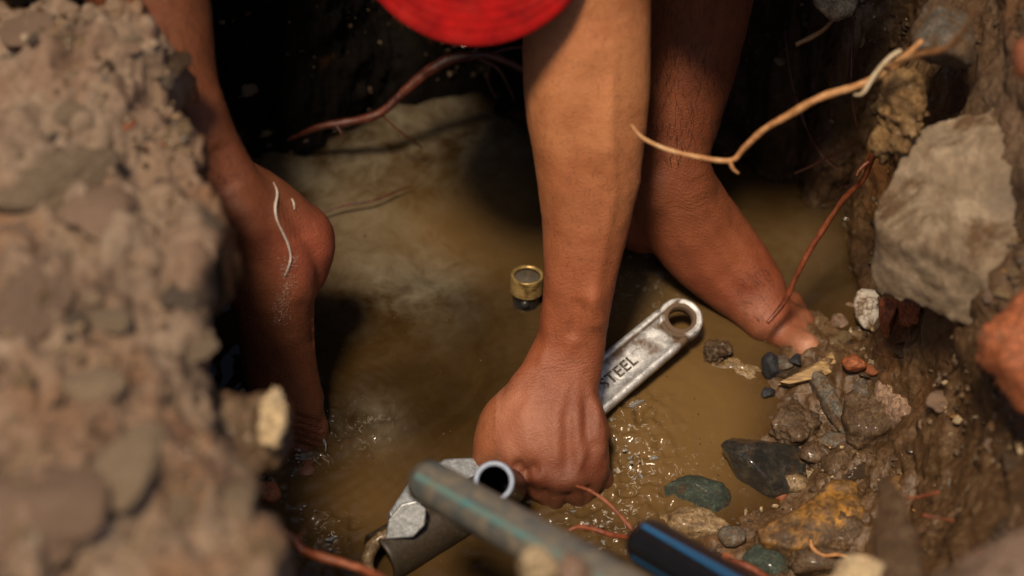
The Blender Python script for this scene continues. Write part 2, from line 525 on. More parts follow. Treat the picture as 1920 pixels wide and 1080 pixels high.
def pipe_mat(name, c1, c2, rough, mudamt, mudc):
    t = NT(name)
    a = t.noise(38, 10, 0.72, dist=0.8); b = t.noise(500, 4, 0.6)
    col = t.ramp(b.outputs[0], [(0.3, c1), (0.7, c2)]).outputs[0]
    m = t.ramp(a.outputs[0], [(0.58 - mudamt, (0, 0, 0)), (0.88 - mudamt, (1, 1, 1))]).outputs[0]
    col = t.mix(m, col, mudc)
    return t.done(col, t.math('MULTIPLY_ADD', m, 0.35, rough), t.bump(a.outputs[0], 0.5, 0.0012))
M['pipe_muddy'] = pipe_mat('muddy_grey_pipe', (.055, .068, .075), (.11, .125, .13), 0.4, 0.17, (.25, .195, .125, 1))
M['pipe_black'] = pipe_mat('black_pipe', (.006, .007, .010), (.014, .017, .024), 0.32, 0.0, (.06, .045, .03, 1))
M['teal'] = pipe_mat('teal_stripe', (.05, .20, .22), (.08, .25, .26), 0.45, 0.24, (.20, .165, .115, 1))
M['blue'] = pipe_mat('blue_stripe', (.02, .16, .38), (.03, .22, .50), 0.3, 0.02, (.06, .05, .04, 1))
M['rim'] = pipe_mat('pale_cut_plastic', (.24, .29, .40), (.36, .42, .54), 0.4, -0.08, (.2, .16, .12, 1))
M['mudpipe'] = pipe_mat('mud_caked_iron', (.022, .016, .010), (.05, .036, .022), 0.5, 0.02, (.15, .11, .07, 1))

def root_mat(name, c1, c2, c3, rough=0.5):
    t = NT(name)
    a = t.noise(150, 6, 0.7); b = t.noise(30, 3, 0.6)
    f = t.math('ADD', t.math('MULTIPLY', a.outputs[0], 0.6), t.math('MULTIPLY', b.outputs[0], 0.4))
    return t.done(t.ramp(f, [(0.35, c1), (0.5, c2), (0.65, c3)]).outputs[0], rough, t.bump(a.outputs[0], 0.8, 0.0012))
M['root_red'] = root_mat('red_root', (.07, .018, .008), (.20, .05, .02), (.34, .11, .05), 0.35)
M['root_dark'] = root_mat('dark_red_root', (.02, .006, .004), (.06, .014, .008), (.13, .035, .018), 0.4)
M['root_tan'] = root_mat('tan_root', (.22, .09, .03), (.46, .22, .08), (.62, .40, .20))
M['root_pale'] = root_mat('pale_root', (.24, .17, .09), (.38, .29, .17), (.50, .41, .28))
t = NT('wood_chip')
a = t.n('ShaderNodeTexNoise'); mp = t.n('ShaderNodeMapping'); mp.inputs['Scale'].default_value = (1, 7, 7); t.l(t.co.outputs['Object'], mp.inputs[0]); t.l(mp.outputs[0], a.inputs['Vector']); a.inputs['Scale'].default_value = 60; a.inputs['Detail'].default_value = 6
M['wood'] = t.done(t.ramp(a.outputs[0], [(0.35, (.10, .05, .02)), (0.5, (.30, .19, .08)), (0.66, (.45, .30, .14))]).outputs[0], 0.6, t.bump(a.outputs[0], 0.8, 0.0012))
t = NT('white_cracked_shard')
v = t.voro(260, 'DISTANCE_TO_EDGE'); a = t.noise(80, 5, 0.7)
ck = t.ramp(t.math('ADD', v.outputs['Distance'], t.math('MULTIPLY', t.math('SUBTRACT', a.outputs[0], .5), .35)), [(0.0, (.15, .15, .15)), (0.07, (1, 1, 1))]).outputs[0]
col = t.mix(ck, (.08, .05, .03, 1), t.ramp(a.outputs[0], [(0.40, (.16, .10, .06)), (0.56, (.52, .47, .41))]).outputs[0])
M['white_shard'] = t.done(col, 0.6, t.bump(ck, 0.6, 0.0008))

# ------------------------------------------------------------------ terrain
CTRL = []
def cp(lst):
    for px, py, z in lst:
        p = atz(px, py, z); CTRL.append((p[0], p[1], z))
cp([(650,350,-.04),(800,450,-.05),(800,700,-.05),(700,900,-.045),(950,350,-.04),(1000,500,-.05),(1200,750,-.05),(1250,850,-.045),
    (1150,950,-.05),(1420,400,-.035),(1520,450,-.02),(900,1050,-.04),(1050,1060,-.04),(700,250,-.012),(820,220,-.018),(640,1050,-.03),(1330,800,-.03),
    (1330,540,-.035),(1400,660,-.014),(1240,400,-.035),(1350,350,-.02),(600,600,-.05),(520,750,-.05),(560,920,-.03)])
cp([(480,310,0),(560,285,0),(640,250,0),(740,190,0),(900,120,0),(970,110,0),(1100,130,0),(1240,250,0),(1330,285,0),(1410,300,0),(1500,335,0),
    (1580,380,0),(1590,450,0),(1500,590,0.002),(1450,700,0.002),(1490,770,0),(1440,810,0),(1370,870,-.012),(1445,930,-.002),(1405,960,0),
    (1340,1010,0),(1270,1010,-.008),(1150,1080,-.02),(1350,655,-.003)])
cp([(1560,545,-.006),(1600,530,-.004),(1550,640,.01),(1640,600,.02),(1600,700,.02),(1700,800,.04),(1600,850,.02),(1560,980,.018),(1500,1060,.02),(1650,1040,.045),
    (1750,560,.12),(1700,560,.07),(1690,480,.06),(1850,540,.205),(1750,700,.08),(1800,800,.11),(1800,950,.11),(1900,800,.17),(1900,1000,.19),(1900,650,.20),(1650,470,.035),(1620,350,.05),(1660,250,.08),
    (1500,200,.06),(1400,200,.045),(1450,100,.11),(1600,150,.12),(1600,50,.17),(1500,0,.17),(1720,100,.18),(1800,0,.26),(1900,0,.31),(1900,300,.26),(1750,350,.16),(1900,150,.30),
    (500,200,.04),(600,150,.055),(800,80,.035),(900,50,.03),(450,100,.10),(600,0,.13),(800,0,.09),(1000,0,.08),(1150,0,.08),(480,0,.15),(440,250,.03),(640,310,-.012),(560,350,-.015),(700,290,-.015),(800,300,-.03),(600,450,-.05),(480,400,-.03)])
for p in [(-.1,.36,.17),(0,.36,.15),(.1,.36,.16),(-.2,.33,.20),(-.1,.45,.26),(.1,.45,.26),(-.3,.25,.20),(-.5,.3,.34),(-.5,0,.34),(0,.6,.30),(.3,.65,.36),(.6,.4,.42),(.62,0,.40),(.62,-.4,.38),(.4,-.7,.36),(0,-.7,.34),(-.3,.55,.34),
          (0,-.42,.13),(0,-.33,-.01),(-.06,-.33,-.02),(.12,-.36,.02),(.12,-.46,.19),(0,-.5,.26),(0,-.58,.37),(.2,-.58,.38),(.35,-.55,.36),(.3,-.5,.24),(.25,-.36,.10),(-.25,-.2,-.05),(-.25,-.05,-.04),(-.3,.1,.02),(-.2,-.35,-.03),(-.14,-.42,.08),(.45,-.1,.25),(.45,.2,.33)]:
    CTRL.append(p)
CT = np.array(CTRL)
def _phi(r2):
    return np.where(r2 > 1e-12, 0.5 * r2 * np.log(np.maximum(r2, 1e-12)), 0.0)
_n = len(CT)
K = _phi(((CT[:, None, :2] - CT[None, :, :2]) ** 2).sum(-1)) + np.eye(_n) * 2e-5
A = np.zeros((_n + 3, _n + 3)); A[:_n, :_n] = K; A[:_n, _n] = 1; A[:_n, _n + 1:] = CT[:, :2]; A[_n:, :_n] = A[:_n, _n:].T
W = np.linalg.solve(A, np.append(CT[:, 2], [0, 0, 0]))
EDGE = [atz(px, py, .35) for px, py in ((298,0),(388,110),(398,230),(430,330),(436,450),(402,540),(430,630),(455,720),(495,830),(560,950),(600,1080))]
EY = np.array([p[1] for p in EDGE]); EX = np.array([p[0] for p in EDGE]); so = np.argsort(EY); EY = EY[so]; EX = EX[so]
def base_h(xy):
    out = np.zeros(len(xy))
    for s in range(0, len(xy), 40000):
        q = xy[s:s + 40000]
        out[s:s + 40000] = _phi(((q[:, None, :] - CT[None, :, :2]) ** 2).sum(-1)) @ W[:_n] + W[_n] + q @ W[_n + 1:]
    return out
def bank_d(xy):
    xe = np.interp(xy[:, 1], EY, EX)
    xe = np.where(xy[:, 1] < EY[0], EX[0] - (xy[:, 1] - EY[0]) * 0.5, xe)
    d1 = xe - xy[:, 0]
    yend = -0.045 + np.clip(-0.33 - xy[:, 0], 0, 1) * 0.8
    d2 = yend - xy[:, 1]
    return np.minimum(d1, d2)
def ground_h(xy):
    h = np.clip(base_h(xy), -.07, .44)
    p3 = np.column_stack([xy, np.zeros(len(xy))])
    land = sstep(-.012, .03, h)
    flat = sstep(.16, .05, h)
    h = h + land * (0.3 + .7 * flat) * (0.007 * fbm(p3, 22, 3, 3) + 0.0040 * fbm(p3, 75, 3, 8)) + 0.003 * fbm(p3, 60, 2, 4) * flat
    d = bank_d(xy) + 0.014 * fbm(p3, 24, 3, 12)
    top = .325 + 0.038 * (1 - np.exp(-np.maximum(d, 0) / .045)) + 0.016 * fbm(p3, 15, 3, 31) + 0.009 * fbm(p3, 45, 3, 37)
    top = top - 0.006 * np.clip(1 - worley(p3, 55, 4) * 1.6, 0, 1)
    m = sstep(-.010, .014, d)
    return h * (1 - m) + np.maximum(top, h) * m
def on_ground(px, py, t0=1.15, t1=2.4):
    r = ray(px, py)
    ts = np.linspace(t0, t1, 500)
    P = CAM + ts[:, None] * r
    below = P[:, 2] < ground_h(P[:, :2])
    i = int(np.argmax(below)) if below.any() else len(ts) - 1
    return P[i], ts[i]

gx = np.concatenate([np.arange(-.62, -.27, .0028), np.arange(-.27, -.085, .0011), np.arange(-.085, .185, .0026), np.arange(.185, .33, .0013), np.arange(.33, .70, .003)]); gy = np.concatenate([np.arange(-.80, .0, .0028), np.arange(.0, .24, .0014), np.arange(.24, .72, .0032)])
X, Y = np.meshgrid(gx, gy)
XY = np.column_stack([X.ravel(), Y.ravel()])
H = ground_h(XY)
P3 = np.column_stack([XY, H])
nx_, ny_ = len(gx), len(gy)
Hg = H.reshape(ny_, nx_)
gz_y, gz_x = np.gradient(Hg, gy, gx)
Nn = np.column_stack([-gz_x.ravel(), -gz_y.ravel(), np.ones(len(H))]); Nn /= np.linalg.norm(Nn, axis=1)[:, None]
BD = bank_d(XY)
dryA = np.clip(sstep(.0, .02, BD) * 0.95 + sstep(.14, .30, H) * 0.35 * (XY[:, 0] > .2), 0, 1)
landm = sstep(-.015, .01, H)
# lumps, clods and grit pressed into the surface
w1 = worley(P3, 42, 2); w2 = worley(P3, 105, 3); w3 = worley(P3, 210, 6)
sel = sstep(-.1, .35, vnoise(P3, 14, 50))
dsp = landm * ((0.0065 - .0036 * dryA) * np.clip(.55 - w1, 0, 1) * 2 * (0.3 + .5 * dryA) + 0.0034 * np.clip(.6 - w2, 0, 1) * 2 * (.35 + .65 * sel) * (1 - .45 * dryA) + 0.0017 * np.clip(.6 - w3, 0, 1) * 2 * (1 - .5 * dryA))
dsp += landm * (0.0022 * (1 - .6 * dryA) * fbm(P3, 160, 3, 77, .6) + 0.0075 * fbm(P3, 24, 4, 78, .55) * (1 - Nn[:, 2]) )
P3 = P3 + Nn * dsp[:, None]
und = sstep(-.05, -.01, BD) * sstep(.31, .22, P3[:, 2])
P3[:, 0] -= .075 * und
idx = np.arange(nx_ * ny_).reshape(ny_, nx_)
Fq = np.column_stack([idx[:-1, :-1].ravel(), idx[:-1, 1:].ravel(), idx[1:, 1:].ravel(), idx[1:, :-1].ravel()])
def grid_mesh(name, V, F):
    me = bpy.data.meshes.new(name)
    me.vertices.add(len(V)); me.vertices.foreach_set('co', np.ascontiguousarray(V, dtype=np.float32).ravel())
    me.loops.add(len(F) * 4); me.loops.foreach_set('vertex_index', np.ascontiguousarray(F, dtype=np.int32).ravel())
    me.polygons.add(len(F)); me.polygons.foreach_set('loop_start', np.arange(0, len(F) * 4, 4, dtype=np.int32))
    me.update(calc_edges=True); me.validate(); me.shade_smooth()
    return me
def set_attr(me, name, arr):
    at_ = me.attributes.new(name, 'FLOAT', 'POINT'); at_.data.foreach_set('value', np.ascontiguousarray(arr, dtype=np.float32))
me = grid_mesh('pit_soil', P3, Fq)
set_attr(me, 'dry', dryA)
set_attr(me, 'soil_shade', sstep(.0, .04, XY[:, 1]) * sstep(.17, .10, XY[:, 0]) * (1 - sstep(.0, .02, BD)) + .6 * sstep(.06, .11, XY[:, 1]) * sstep(.30, .18, XY[:, 0]) * sstep(.10, .14, XY[:, 0]) * (H > -.0))  # shade of the rear hollow painted in, plus the dark wet right wall
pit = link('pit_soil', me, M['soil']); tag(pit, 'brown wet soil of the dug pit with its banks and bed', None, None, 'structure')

# ground beyond the pit
mb = MB()
ring0 = [(-.60, -.78), (.68, -.78), (.68, .70), (-.60, .70)]
inner = []; outer = []
for k in range(4):
    a0, a1 = np.array(ring0[k]), np.array(ring0[(k + 1) % 4])
    for s in np.linspace(0, 1, 16, endpoint=False):
        inner.append(a0 + (a1 - a0) * s)
inner = np.array(inner)
zi = ground_h(inner) + .004
rings = [np.column_stack([inner, zi])]
for s, z in ((1.25, .40), (1.8, .42), (4, .42), (12, .4), (60, .4)):
    rings.append(np.column_stack([inner * s, np.full(len(inner), z)]))
n = len(inner)
V = np.concatenate(rings); F = []
for r_ in range(len(rings) - 1):
    for k in range(n):
        F.append((r_ * n + k, (r_ + 1) * n + k, (r_ + 1) * n + (k + 1) % n, r_ * n + (k + 1) % n))
mb.add(V, F)
g = link('ground', mb.mesh('ground'), M['ground']); tag(g, 'bare brown ground around the pit', None, None, 'structure')

# ------------------------------------------------------------------ water
wx = np.arange(-.46, .46, .0019); wy = np.arange(-.46, .40, .0019)
X, Y = np.meshgrid(wx, wy); WXY = np.column_stack([X.ravel(), Y.ravel()])
W3 = np.column_stack([WXY, np.zeros(len(WXY))])
def blob(px, py, r):
    c = atz(px, py, 0)
    return np.exp(-((WXY[:, 0] - c[0]) ** 2 + (WXY[:, 1] - c[1]) ** 2) / (2 * r * r))
splash = np.clip(blob(595, 815, .016) + blob(690, 800, .014) * .5 + blob(1185, 790, .020) + blob(1180, 880, .022) + blob(1120, 985, .024) + blob(620, 1000, .016) + blob(1250, 960, .015) * .5 + blob(470, 880, .02) * .8 + blob(1230, 490, .012) * .6 + blob(980, 600, .008) * .6, 0, 1)
calm = 0.0008 * fbm(W3, 18, 3, 5) + 0.0005 * fbm(W3, 55, 2, 15)
for cx_, cy_, am_, wl_ in ((1040, 860, .0011, .011), (560, 820, .0009, .010), (1400, 520, .0005, .012)):
    c_ = atz(cx_, cy_, 0); rr_ = np.hypot(WXY[:, 0] - c_[0], WXY[:, 1] - c_[1]) * (1 + .18 * vnoise(np.column_stack([WXY, WXY[:, 0] * 0]), 20, 8))
    calm = calm + am_ * np.cos(rr_ * 2 * math.pi / wl_) * np.exp(-rr_ / .06)
chop = 0.0065 * (1 - np.abs(fbm(W3, 75, 2, 25))) * splash + 0.0012 * fbm(W3, 190, 2, 29) * splash
W3[:, 2] = calm + chop - .002 * splash
depth = -base_h(WXY)
murk = 1 - np.exp(-np.clip(depth + .006, 0.0005, 1) * 110)
murk = np.clip(murk, .25, .975)
idx = np.arange(len(W3)).reshape(len(wy), len(wx))
Fw = np.column_stack([idx[:-1, :-1].ravel(), idx[:-1, 1:].ravel(), idx[1:, 1:].ravel(), idx[1:, :-1].ravel()])
me = grid_mesh('water', W3, Fw)
set_attr(me, 'murk', murk)
sheen_film = np.clip(blob(640, 330, .05) * 1.0 + blob(760, 520, .035) + blob(830, 330, .05) * .7 + blob(900, 180, .05) * .7 + blob(1180, 560, .03) * .5 + blob(690, 800, .02) * .6 + blob(1200, 850, .03) * .5 + blob(1500, 480, .03) * .3 + 0.06, 0, 1)  # pale sky reflections and silt film, both painted into the water colour
lit_water = np.clip(blob(900, 420, .04) * .7 - blob(720, 640, .05) * .6 + blob(1180, 560, .05) * .35 + blob(1330, 720, .06) * .6 + blob(1260, 900, .07) * .75 + blob(640, 980, .055) * .5 + blob(1450, 450, .05) * .3 + blob(700, 450, .05) * .25, 0, 1)  # sunlit water painted paler, the shadowed pool held dark by colour
froth = np.clip(blob(1185, 780, .012) * 1.2 + blob(1185, 870, .016) * 1.3 + blob(1120, 985, .016) * 1.4 + blob(1190, 990, .012) + blob(595, 830, .012) * 1.2 + blob(690, 800, .012) * .5 + blob(480, 880, .012) + blob(620, 1000, .010) + blob(1320, 900, .02) * .35 + blob(1210, 550, .02) * .45, 0, 1)
set_attr(me, 'froth', froth)
set_attr(me, 'sheen_film', sheen_film); set_attr(me, 'lit_water', lit_water)
wat = link('water', me, M['water']); tag(wat, 'murky brown water filling the bottom of the pit', None, None, 'structure')

# ------------------------------------------------------------------ the person
PERSON = empty('person', atz(1000, 200, 0))
tag(PERSON, 'barefoot person in a red cap bending down and gripping a wrench in the muddy water', 'person')
mb = MB()
def pxloft(st, ref=TOW, seg=28, sub=6, power=2.0):
    C, A_, B_ = [], [], []
    for (x0, y0, x1, y1, t_, th) in st:
        C.append(at((x0 + x1) / 2, (y0 + y1) / 2, t_)); A_.append(math.hypot(x1 - x0, y1 - y0) / 2 * t_ / 4800); B_.append(th)
    loft(mb, C, A_, B_, ref, seg, sub, True, power)
def ball(p, s, R=None):
    V, F = ico(3)
    V = V * np.asarray(s)[None, :]
    if R is not None: V = V @ R.T
    mb.add(V + p, F)
def pxtube(st, seg=16, sub=5):
    P = [at(x, y, t_) for x, y, t_, r in st]; R_ = [s[3] for s in st]
    loft(mb, P, R_, R_, TOW, seg, sub)

# forearm and wrist
pxloft([(958, -140, 1215, -140, 1.652, .038), (972, -60, 1225, -60, 1.668, .040), (980, 0, 1222, 0, 1.680, .040), (979, 100, 1221, 100, 1.696, .038), (985, 200, 1218, 200, 1.711, .035),
        (1003, 300, 1205, 300, 1.726, .032), (1014, 400, 1186, 400, 1.741, .028), (1018, 500, 1162, 500, 1.755, .0245), (1014, 590, 1142, 590, 1.768, .0205),
        (1003, 650, 1136, 652, 1.775, .0185), (985, 695, 1128, 705, 1.777, .0185)])
# back of the hand
pxloft([(1000, 650, 1134, 660, 1.776, .018), (975, 700, 1126, 708, 1.776, .0185), (945, 745, 1132, 750, 1.772, .019), (928, 790, 1141, 800, 1.768, .020),
        (930, 835, 1150, 850, 1.767, .0195), (962, 875, 1148, 888, 1.769, .018), (985, 905, 1133, 915, 1.773, .014)], power=2.3)
# thumb base muscle and thumb
pxtube([(990, 735, 1.782, .014), (955, 785, 1.778, .0195), (935, 830, 1.780, .0185), (925, 870, 1.787, .0145), (935, 905, 1.797, .0115), (965, 930, 1.806, .0105), (990, 945, 1.81, .0095)])
# four fingers: knuckle, bend, second joint, tip, closed round the handle
for (kx, ky, kt, rr, dx) in ((1003, 895, 1.772, .0112, -14), (1040, 918, 1.771, .0118, -4), (1084, 916, 1.774, .0110, 6), (1120, 886, 1.779, .0098, 14)):
    pxtube([(kx + (1065 - kx) * .3, ky - 60, kt + .002, rr * .8), (kx, ky, kt, rr), (kx + dx, ky + 22, kt + .018, rr * .95), (kx + dx, ky + 18, kt + .034, rr * .9),
            (kx + dx - 10, ky - 25, kt + .042, rr * .86), (kx + dx - 22, ky - 60, kt + .036, rr * .8)])
# index finger second joint beside the open pipe
pxtube([(1003, 900, 1.774, .0105), (985, 912, 1.784, .0105), (978, 922, 1.796, .010), (985, 905, 1.81, .0095)])

# left shank of the picture, raised heel, sole column and toes
pxloft([(10, -430, 300, -600, 1.60, .055), (70, -200, 350, -290, 1.63, .052), (170, 25, 392, -30, 1.655, .044), (238, 190, 404, 125, 1.666, .034), (300, 310, 440, 240, 1.678, .028),
        (348, 400, 482, 318, 1.69, .025), (403, 470, 528, 378, 1.708, .027), (430, 560, 572, 455, 1.735, .029), (445, 620, 584, 565, 1.758, .027), (455, 690, 590, 650, 1.778, .024), (475, 765, 604, 735, 1.795, .022), (500, 815, 608, 780, 1.806, .018), (510, 840, 600, 815, 1.811, .014)])
pxtube([(440, 330, 1.69, .014), (492, 370, 1.712, .018), (545, 424, 1.737, .0215), (566, 452, 1.752, .0235), (560, 500, 1.765, .0215), (535, 570, 1.773, .018), (540, 640, 1.785, .018)])
ball(at(574, 447, 1.757), (.0205, .021, .020))
ball(at(545, 745, 1.80), (.024, .02, .02))
for (x0, x1, y1, rr) in ((530, 497, 900, .0085), (548, 515, 915, .0085), (565, 533, 915, .009), (580, 552, 905, .0095), (592, 575, 890, .011)):
    pxtube([(x0 - 3, 800, 1.806, rr), (x0, 838, 1.818, rr * 1.02), ((x0 + x1) / 2, (838 + y1) / 2, 1.812, rr * .85), (x1, y1, 1.801, rr * .95)], 12)

# right shank of the picture and flat foot
pxloft([(1180, -480, 1480, -480, 1.66, .056), (1160, -250, 1460, -250, 1.72, .056), (1160, -100, 1435, -100, 1.765, .050), (1172, 0, 1412, 0, 1.79, .045), (1184, 100, 1388, 100, 1.806, .039), (1188, 200, 1358, 200, 1.818, .032), (1189, 290, 1334, 270, 1.828, .028),
        (1186, 372, 1336, 320, 1.842, .030), (1205, 440, 1368, 370, 1.862, .034), (1242, 494, 1402, 415, 1.872, .030), (1300, 545, 1440, 465, 1.878, .024), (1355, 592, 1468, 515, 1.877, .019), (1405, 632, 1478, 575, 1.870, .014)])
ball(at(1208, 400, 1.88), (.026, .03, .03))
for (x0, y0, x1, y1, rr, t_) in ((1432, 608, 1512, 652, .0120, 1.862), (1445, 590, 1508, 628, .0100, 1.866), (1450, 572, 1508, 600, .0090, 1.872), (1452, 560, 1498, 580, .0075, 1.884), (1454, 548, 1490, 562, .007, 1.888)):
    pxtube([(x0 - 20, y0 - 20, t_ + .008, rr), (x0, y0, t_ + .008, rr), ((x0 + x1) / 2, (y0 + y1) / 2, t_ + .005, rr * .9), (x1, y1, t_ + (-.008 if rr > .01 else .006), rr * .95)], 12)

# thighs, trunk, other arm, neck and head, all above the picture
kneeL, kneeR = at(150, -520, 1.60), at(1330, -480, 1.66)
hipL, hipR = np.array([-.11, .56, .42]), np.array([.13, .56, .42])
loft(mb, [kneeL, kneeL * .5 + hipL * .5 + [0, 0, .03], hipL], [.062, .078, .09], [.06, .078, .09], (0, 0, 1), 24, 6)
loft(mb, [kneeR, kneeR * .5 + hipR * .5 + [0, 0, .03], hipR], [.062, .078, .09], [.06, .078, .09], (0, 0, 1), 24, 6)
loft(mb, [(0.0, .64, .42), (0.0, .57, .52), (0.0, .45, .60), (0.01, .34, .62), (0.01, .27, .59)], [.16, .165, .165, .185, .15], [.10, .10, .10, .10, .075], (0, -.6, .8), 28, 6)
elb = at(1088, -125, 1.656)
loft(mb, [elb, (.125, .14, .45), (.17, .28, .565)], [.044, .045, .055], [.042, .043, .055], (0, -1, .3), 24, 6)
loft(mb, [(-.14, .31, .56), (-.22, .30, .50), (-.25, .33, .42), (-.18, .38, .36), (-.13, .43, .37)], [.055, .045, .04, .034, .028], [.055, .045, .04, .034, .028], (0, -1, .3), 20, 6)
tipC = at(890, 84, 1.60)
headC = tipC + UP * .150
loft(mb, [(0.015, .30, .57), headC + UP * .04 - TOW * .09], [.06, .055], [.06, .055], (0, 0, 1), 20, 5)
hR = np.column_stack([RT, UP, TOW])
ball(headC - TOW * .03 + UP * .01, (.072, .092, .085), hR)
ball(headC - TOW * .10 - UP * .012, (.056, .068, .075), hR)
ball(headC - TOW * .085 - UP * .085, (.012, .018, .018), hR)      # nose
for s in (-1, 1):
    ball(headC - TOW * .075 + RT * s * .073 + UP * .012, (.010, .018, .030), hR)
# voxel union into one continuous skin
tmp = link('body_raw', mb.mesh('body_raw'))
md = tmp.modifiers.new('r', 'REMESH'); md.mode = 'VOXEL'; md.voxel_size = 0.0022; md.use_smooth_shade = True
sm = tmp.modifiers.new('s', 'SMOOTH'); sm.factor = 0.5; sm.iterations = 14
dg = bpy.context.evaluated_depsgraph_get()
bm_ = bpy.data.meshes.new_from_object(tmp.evaluated_get(dg))
bpy.data.objects.remove(tmp)
bm_.name = 'body'
nv = len(bm_.vertices)
co = np.empty(nv * 3, dtype=np.float32); bm_.vertices.foreach_get('co', co); co = co.reshape(-1, 3).astype(float)
no = np.empty(nv * 3, dtype=np.float32); bm_.vertices.foreach_get('normal', no); no = no.reshape(-1, 3).astype(float)
# picture-plane coordinates of the pose, used to lay veins and folds along the limbs
rel = co - CAM
dz = rel @ FWD
PX = 960 + (rel @ RT) / dz * 4800; PY = 540 - (rel @ UP) / dz * 4800
front = (no @ TOW) > 0.05
def pdist(poly):
    d = np.full(nv, 1e9); s_at = np.zeros(nv)
    L = 0
    for (x0, y0), (x1, y1) in zip(poly[:-1], poly[1:]):
        ex, ey = x1 - x0, y1 - y0; l2 = ex * ex + ey * ey
        u = np.clip(((PX - x0) * ex + (PY - y0) * ey) / l2, 0, 1)
        dd = np.hypot(PX - x0 - u * ex, PY - y0 - u * ey)
        m = dd < d
        d = np.where(m, dd, d); s_at = np.where(m, L + u * math.sqrt(l2), s_at)
        L += math.sqrt(l2)
    return d, s_at / L
disp = np.zeros(nv)
def ridge(poly, amp, w, taper=True):
    global disp
    d, s_ = pdist(poly)
    k = np.exp(-(d / w) ** 2) * front
    if taper: k = k * np.clip(np.minimum(s_, 1 - s_) * 6, 0, 1)
    disp = disp + amp * k
# tendons, veins and knuckles of the hand
ridge([(1070, 690), (1045, 780), (1040, 900)], 0.00204, 14)
ridge([(1085, 690), (1082, 780), (1088, 905)], 0.00204, 12)
ridge([(1098, 700), (1118, 790), (1124, 880)], 0.00221, 10)
ridge([(1102, 740), (1100, 800), (1108, 850)], -0.00204, 10)
ridge([(1062, 760), (1064, 880)], -0.00136, 10)
ridge([(1110, 745), (1130, 800), (1132, 860)], 0.00153, 7)
ridge([(1115, 800), (1095, 850), (1070, 900)], 0.00136, 8)
ridge([(1010, 700), (980, 790), (1000, 870)], 0.00136, 16)
ridge([(958, 868), (985, 885), (1015, 878)], -0.00495, 13)
ridge([(975, 880), (1000, 935)], -0.00308, 11)
ridge([(1045, 905), (1060, 905)], 0.00374, 17, False)
ridge([(1085, 900), (1090, 905)], 0.00306, 15, False)
ridge([(1003, 888), (1008, 892)], 0.00272, 14, False)
ridge([(940, 850), (900, 870)], 0.00170, 25, False)
ridge([(1022, 912), (1026, 965)], -.0022, 7)
ridge([(1063, 918), (1062, 968)], -.0022, 7)
ridge([(1103, 905), (1098, 955)], -.0022, 7)
# forearm veins, muscle edge, wrist bone
ridge([(1150, 60), (1140, 220), (1150, 360), (1120, 520), (1090, 620), (1040, 700)], 0.00153, 12)
ridge([(1170, 40), (1110, 160), (1090, 330), (1075, 520), (1080, 640)], -0.00153, 26)
ridge([(1030, 60), (1040, 280), (1060, 420)], 0.00204, 40)
ridge([(1120, 40), (1140, 200), (1130, 330)], 0.00255, 35)
ridge([(1112, 560), (1118, 600)], 0.00340, 20, False)
ridge([(1090, 560), (1075, 640)], -0.00170, 14)
ridge([(1020, 560), (1030, 640), (1010, 700)], 0.00170, 12)
for k in range(7):     # folds of the wrist
    y = 690 + k * 9
    ridge([(975 + k * -5, y + 14), (1030, y + 4), (1080, y + 12), (1126, y + 2)], -0.00094, 2.8)
# raised foot: tendon, ankle bone, heel folds, bent toe folds
ridge([(395, 130), (420, 230), (468, 320), (520, 370)], .0018, 14)
ridge([(400, 270), (440, 360)], -.0025, 24)
ridge([(455, 400), (470, 430)], .0035, 30, False)
for k in range(8):
    ridge([(520 + k * 9, 360 + k * 6), (528 + k * 8, 410), (535 + k * 8, 470 - k * 4)], -.0006, 3.0)
for k, y in enumerate((778, 790, 803, 815, 829)):
    ridge([(500, y + 6), (545, y), (602, y + 16)], -.0018, 4.0, False)
ridge([(560, 560), (585, 600), (588, 660)], -.0016, 18)
# flat foot: instep tendons, veins, ankle bones, creases
ridge([(1265, 330), (1330, 430), (1430, 560)], .0020, 16)
ridge([(1290, 330), (1370, 430), (1455, 555)], .0010, 10)
ridge([(1250, 380), (1300, 480), (1400, 600)], .0009, 12)
ridge([(1225, 350), (1228, 375)], .0040, 26, False)
ridge([(1320, 330), (1325, 345)], .0025, 20, False)
ridge([(1330, 440), (1390, 530), (1420, 540)], .0009, 7)
for k in range(6):
    ridge([(1255, 330 + k * 11), (1290, 345 + k * 10), (1335, 318 + k * 12)], -.0006, 3.2)
big = (PY > -40) & (PY < 1000)
disp += 0.00035 * fbm(co, 60, 3, 90) * big
co2 = co + no * disp[:, None]
bm_.vertices.foreach_set('co', co2.astype(np.float32).ravel())
# pigment: skin tones (tanned forearm, redder hand, pink heel, darker shins), hand shading painted in
def lin(c): return np.array(srgb(*c)[:3])
base_c = np.tile(lin((160, 100, 66)), (nv, 1))
def paint(mask, c, k=1.0):
    global base_c
    m = np.clip(mask, 0, 1)[:, None] * k
    base_c = base_c * (1 - m) + lin(c) * m
armm = ((PX > 930) & (PX < 1240) & (dz < 1.728 + 0.00012 * np.clip(PY, 0, 1000))) * 1.0
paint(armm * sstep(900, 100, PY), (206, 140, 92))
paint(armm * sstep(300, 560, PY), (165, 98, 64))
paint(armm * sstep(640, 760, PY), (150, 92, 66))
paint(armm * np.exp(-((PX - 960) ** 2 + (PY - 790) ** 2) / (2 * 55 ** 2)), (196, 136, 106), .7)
paint(armm * sstep(830, 930, PY), (112, 62, 42), .9)  # darker knuckles, with the shade low on the fist painted in
paint(armm * sstep(1050, 1130, PX) * sstep(560, 700, PY), (126, 72, 50), .7)  # shaded right side of hand and wrist painted darker
lf = ((PX < 640) & (PY < 1000)) * 1.0
paint(lf, (124, 74, 46))
paint(lf * np.exp(-((PX - 590) ** 2 + (PY - 470) ** 2) / (2 * 55 ** 2)), (176, 98, 72))
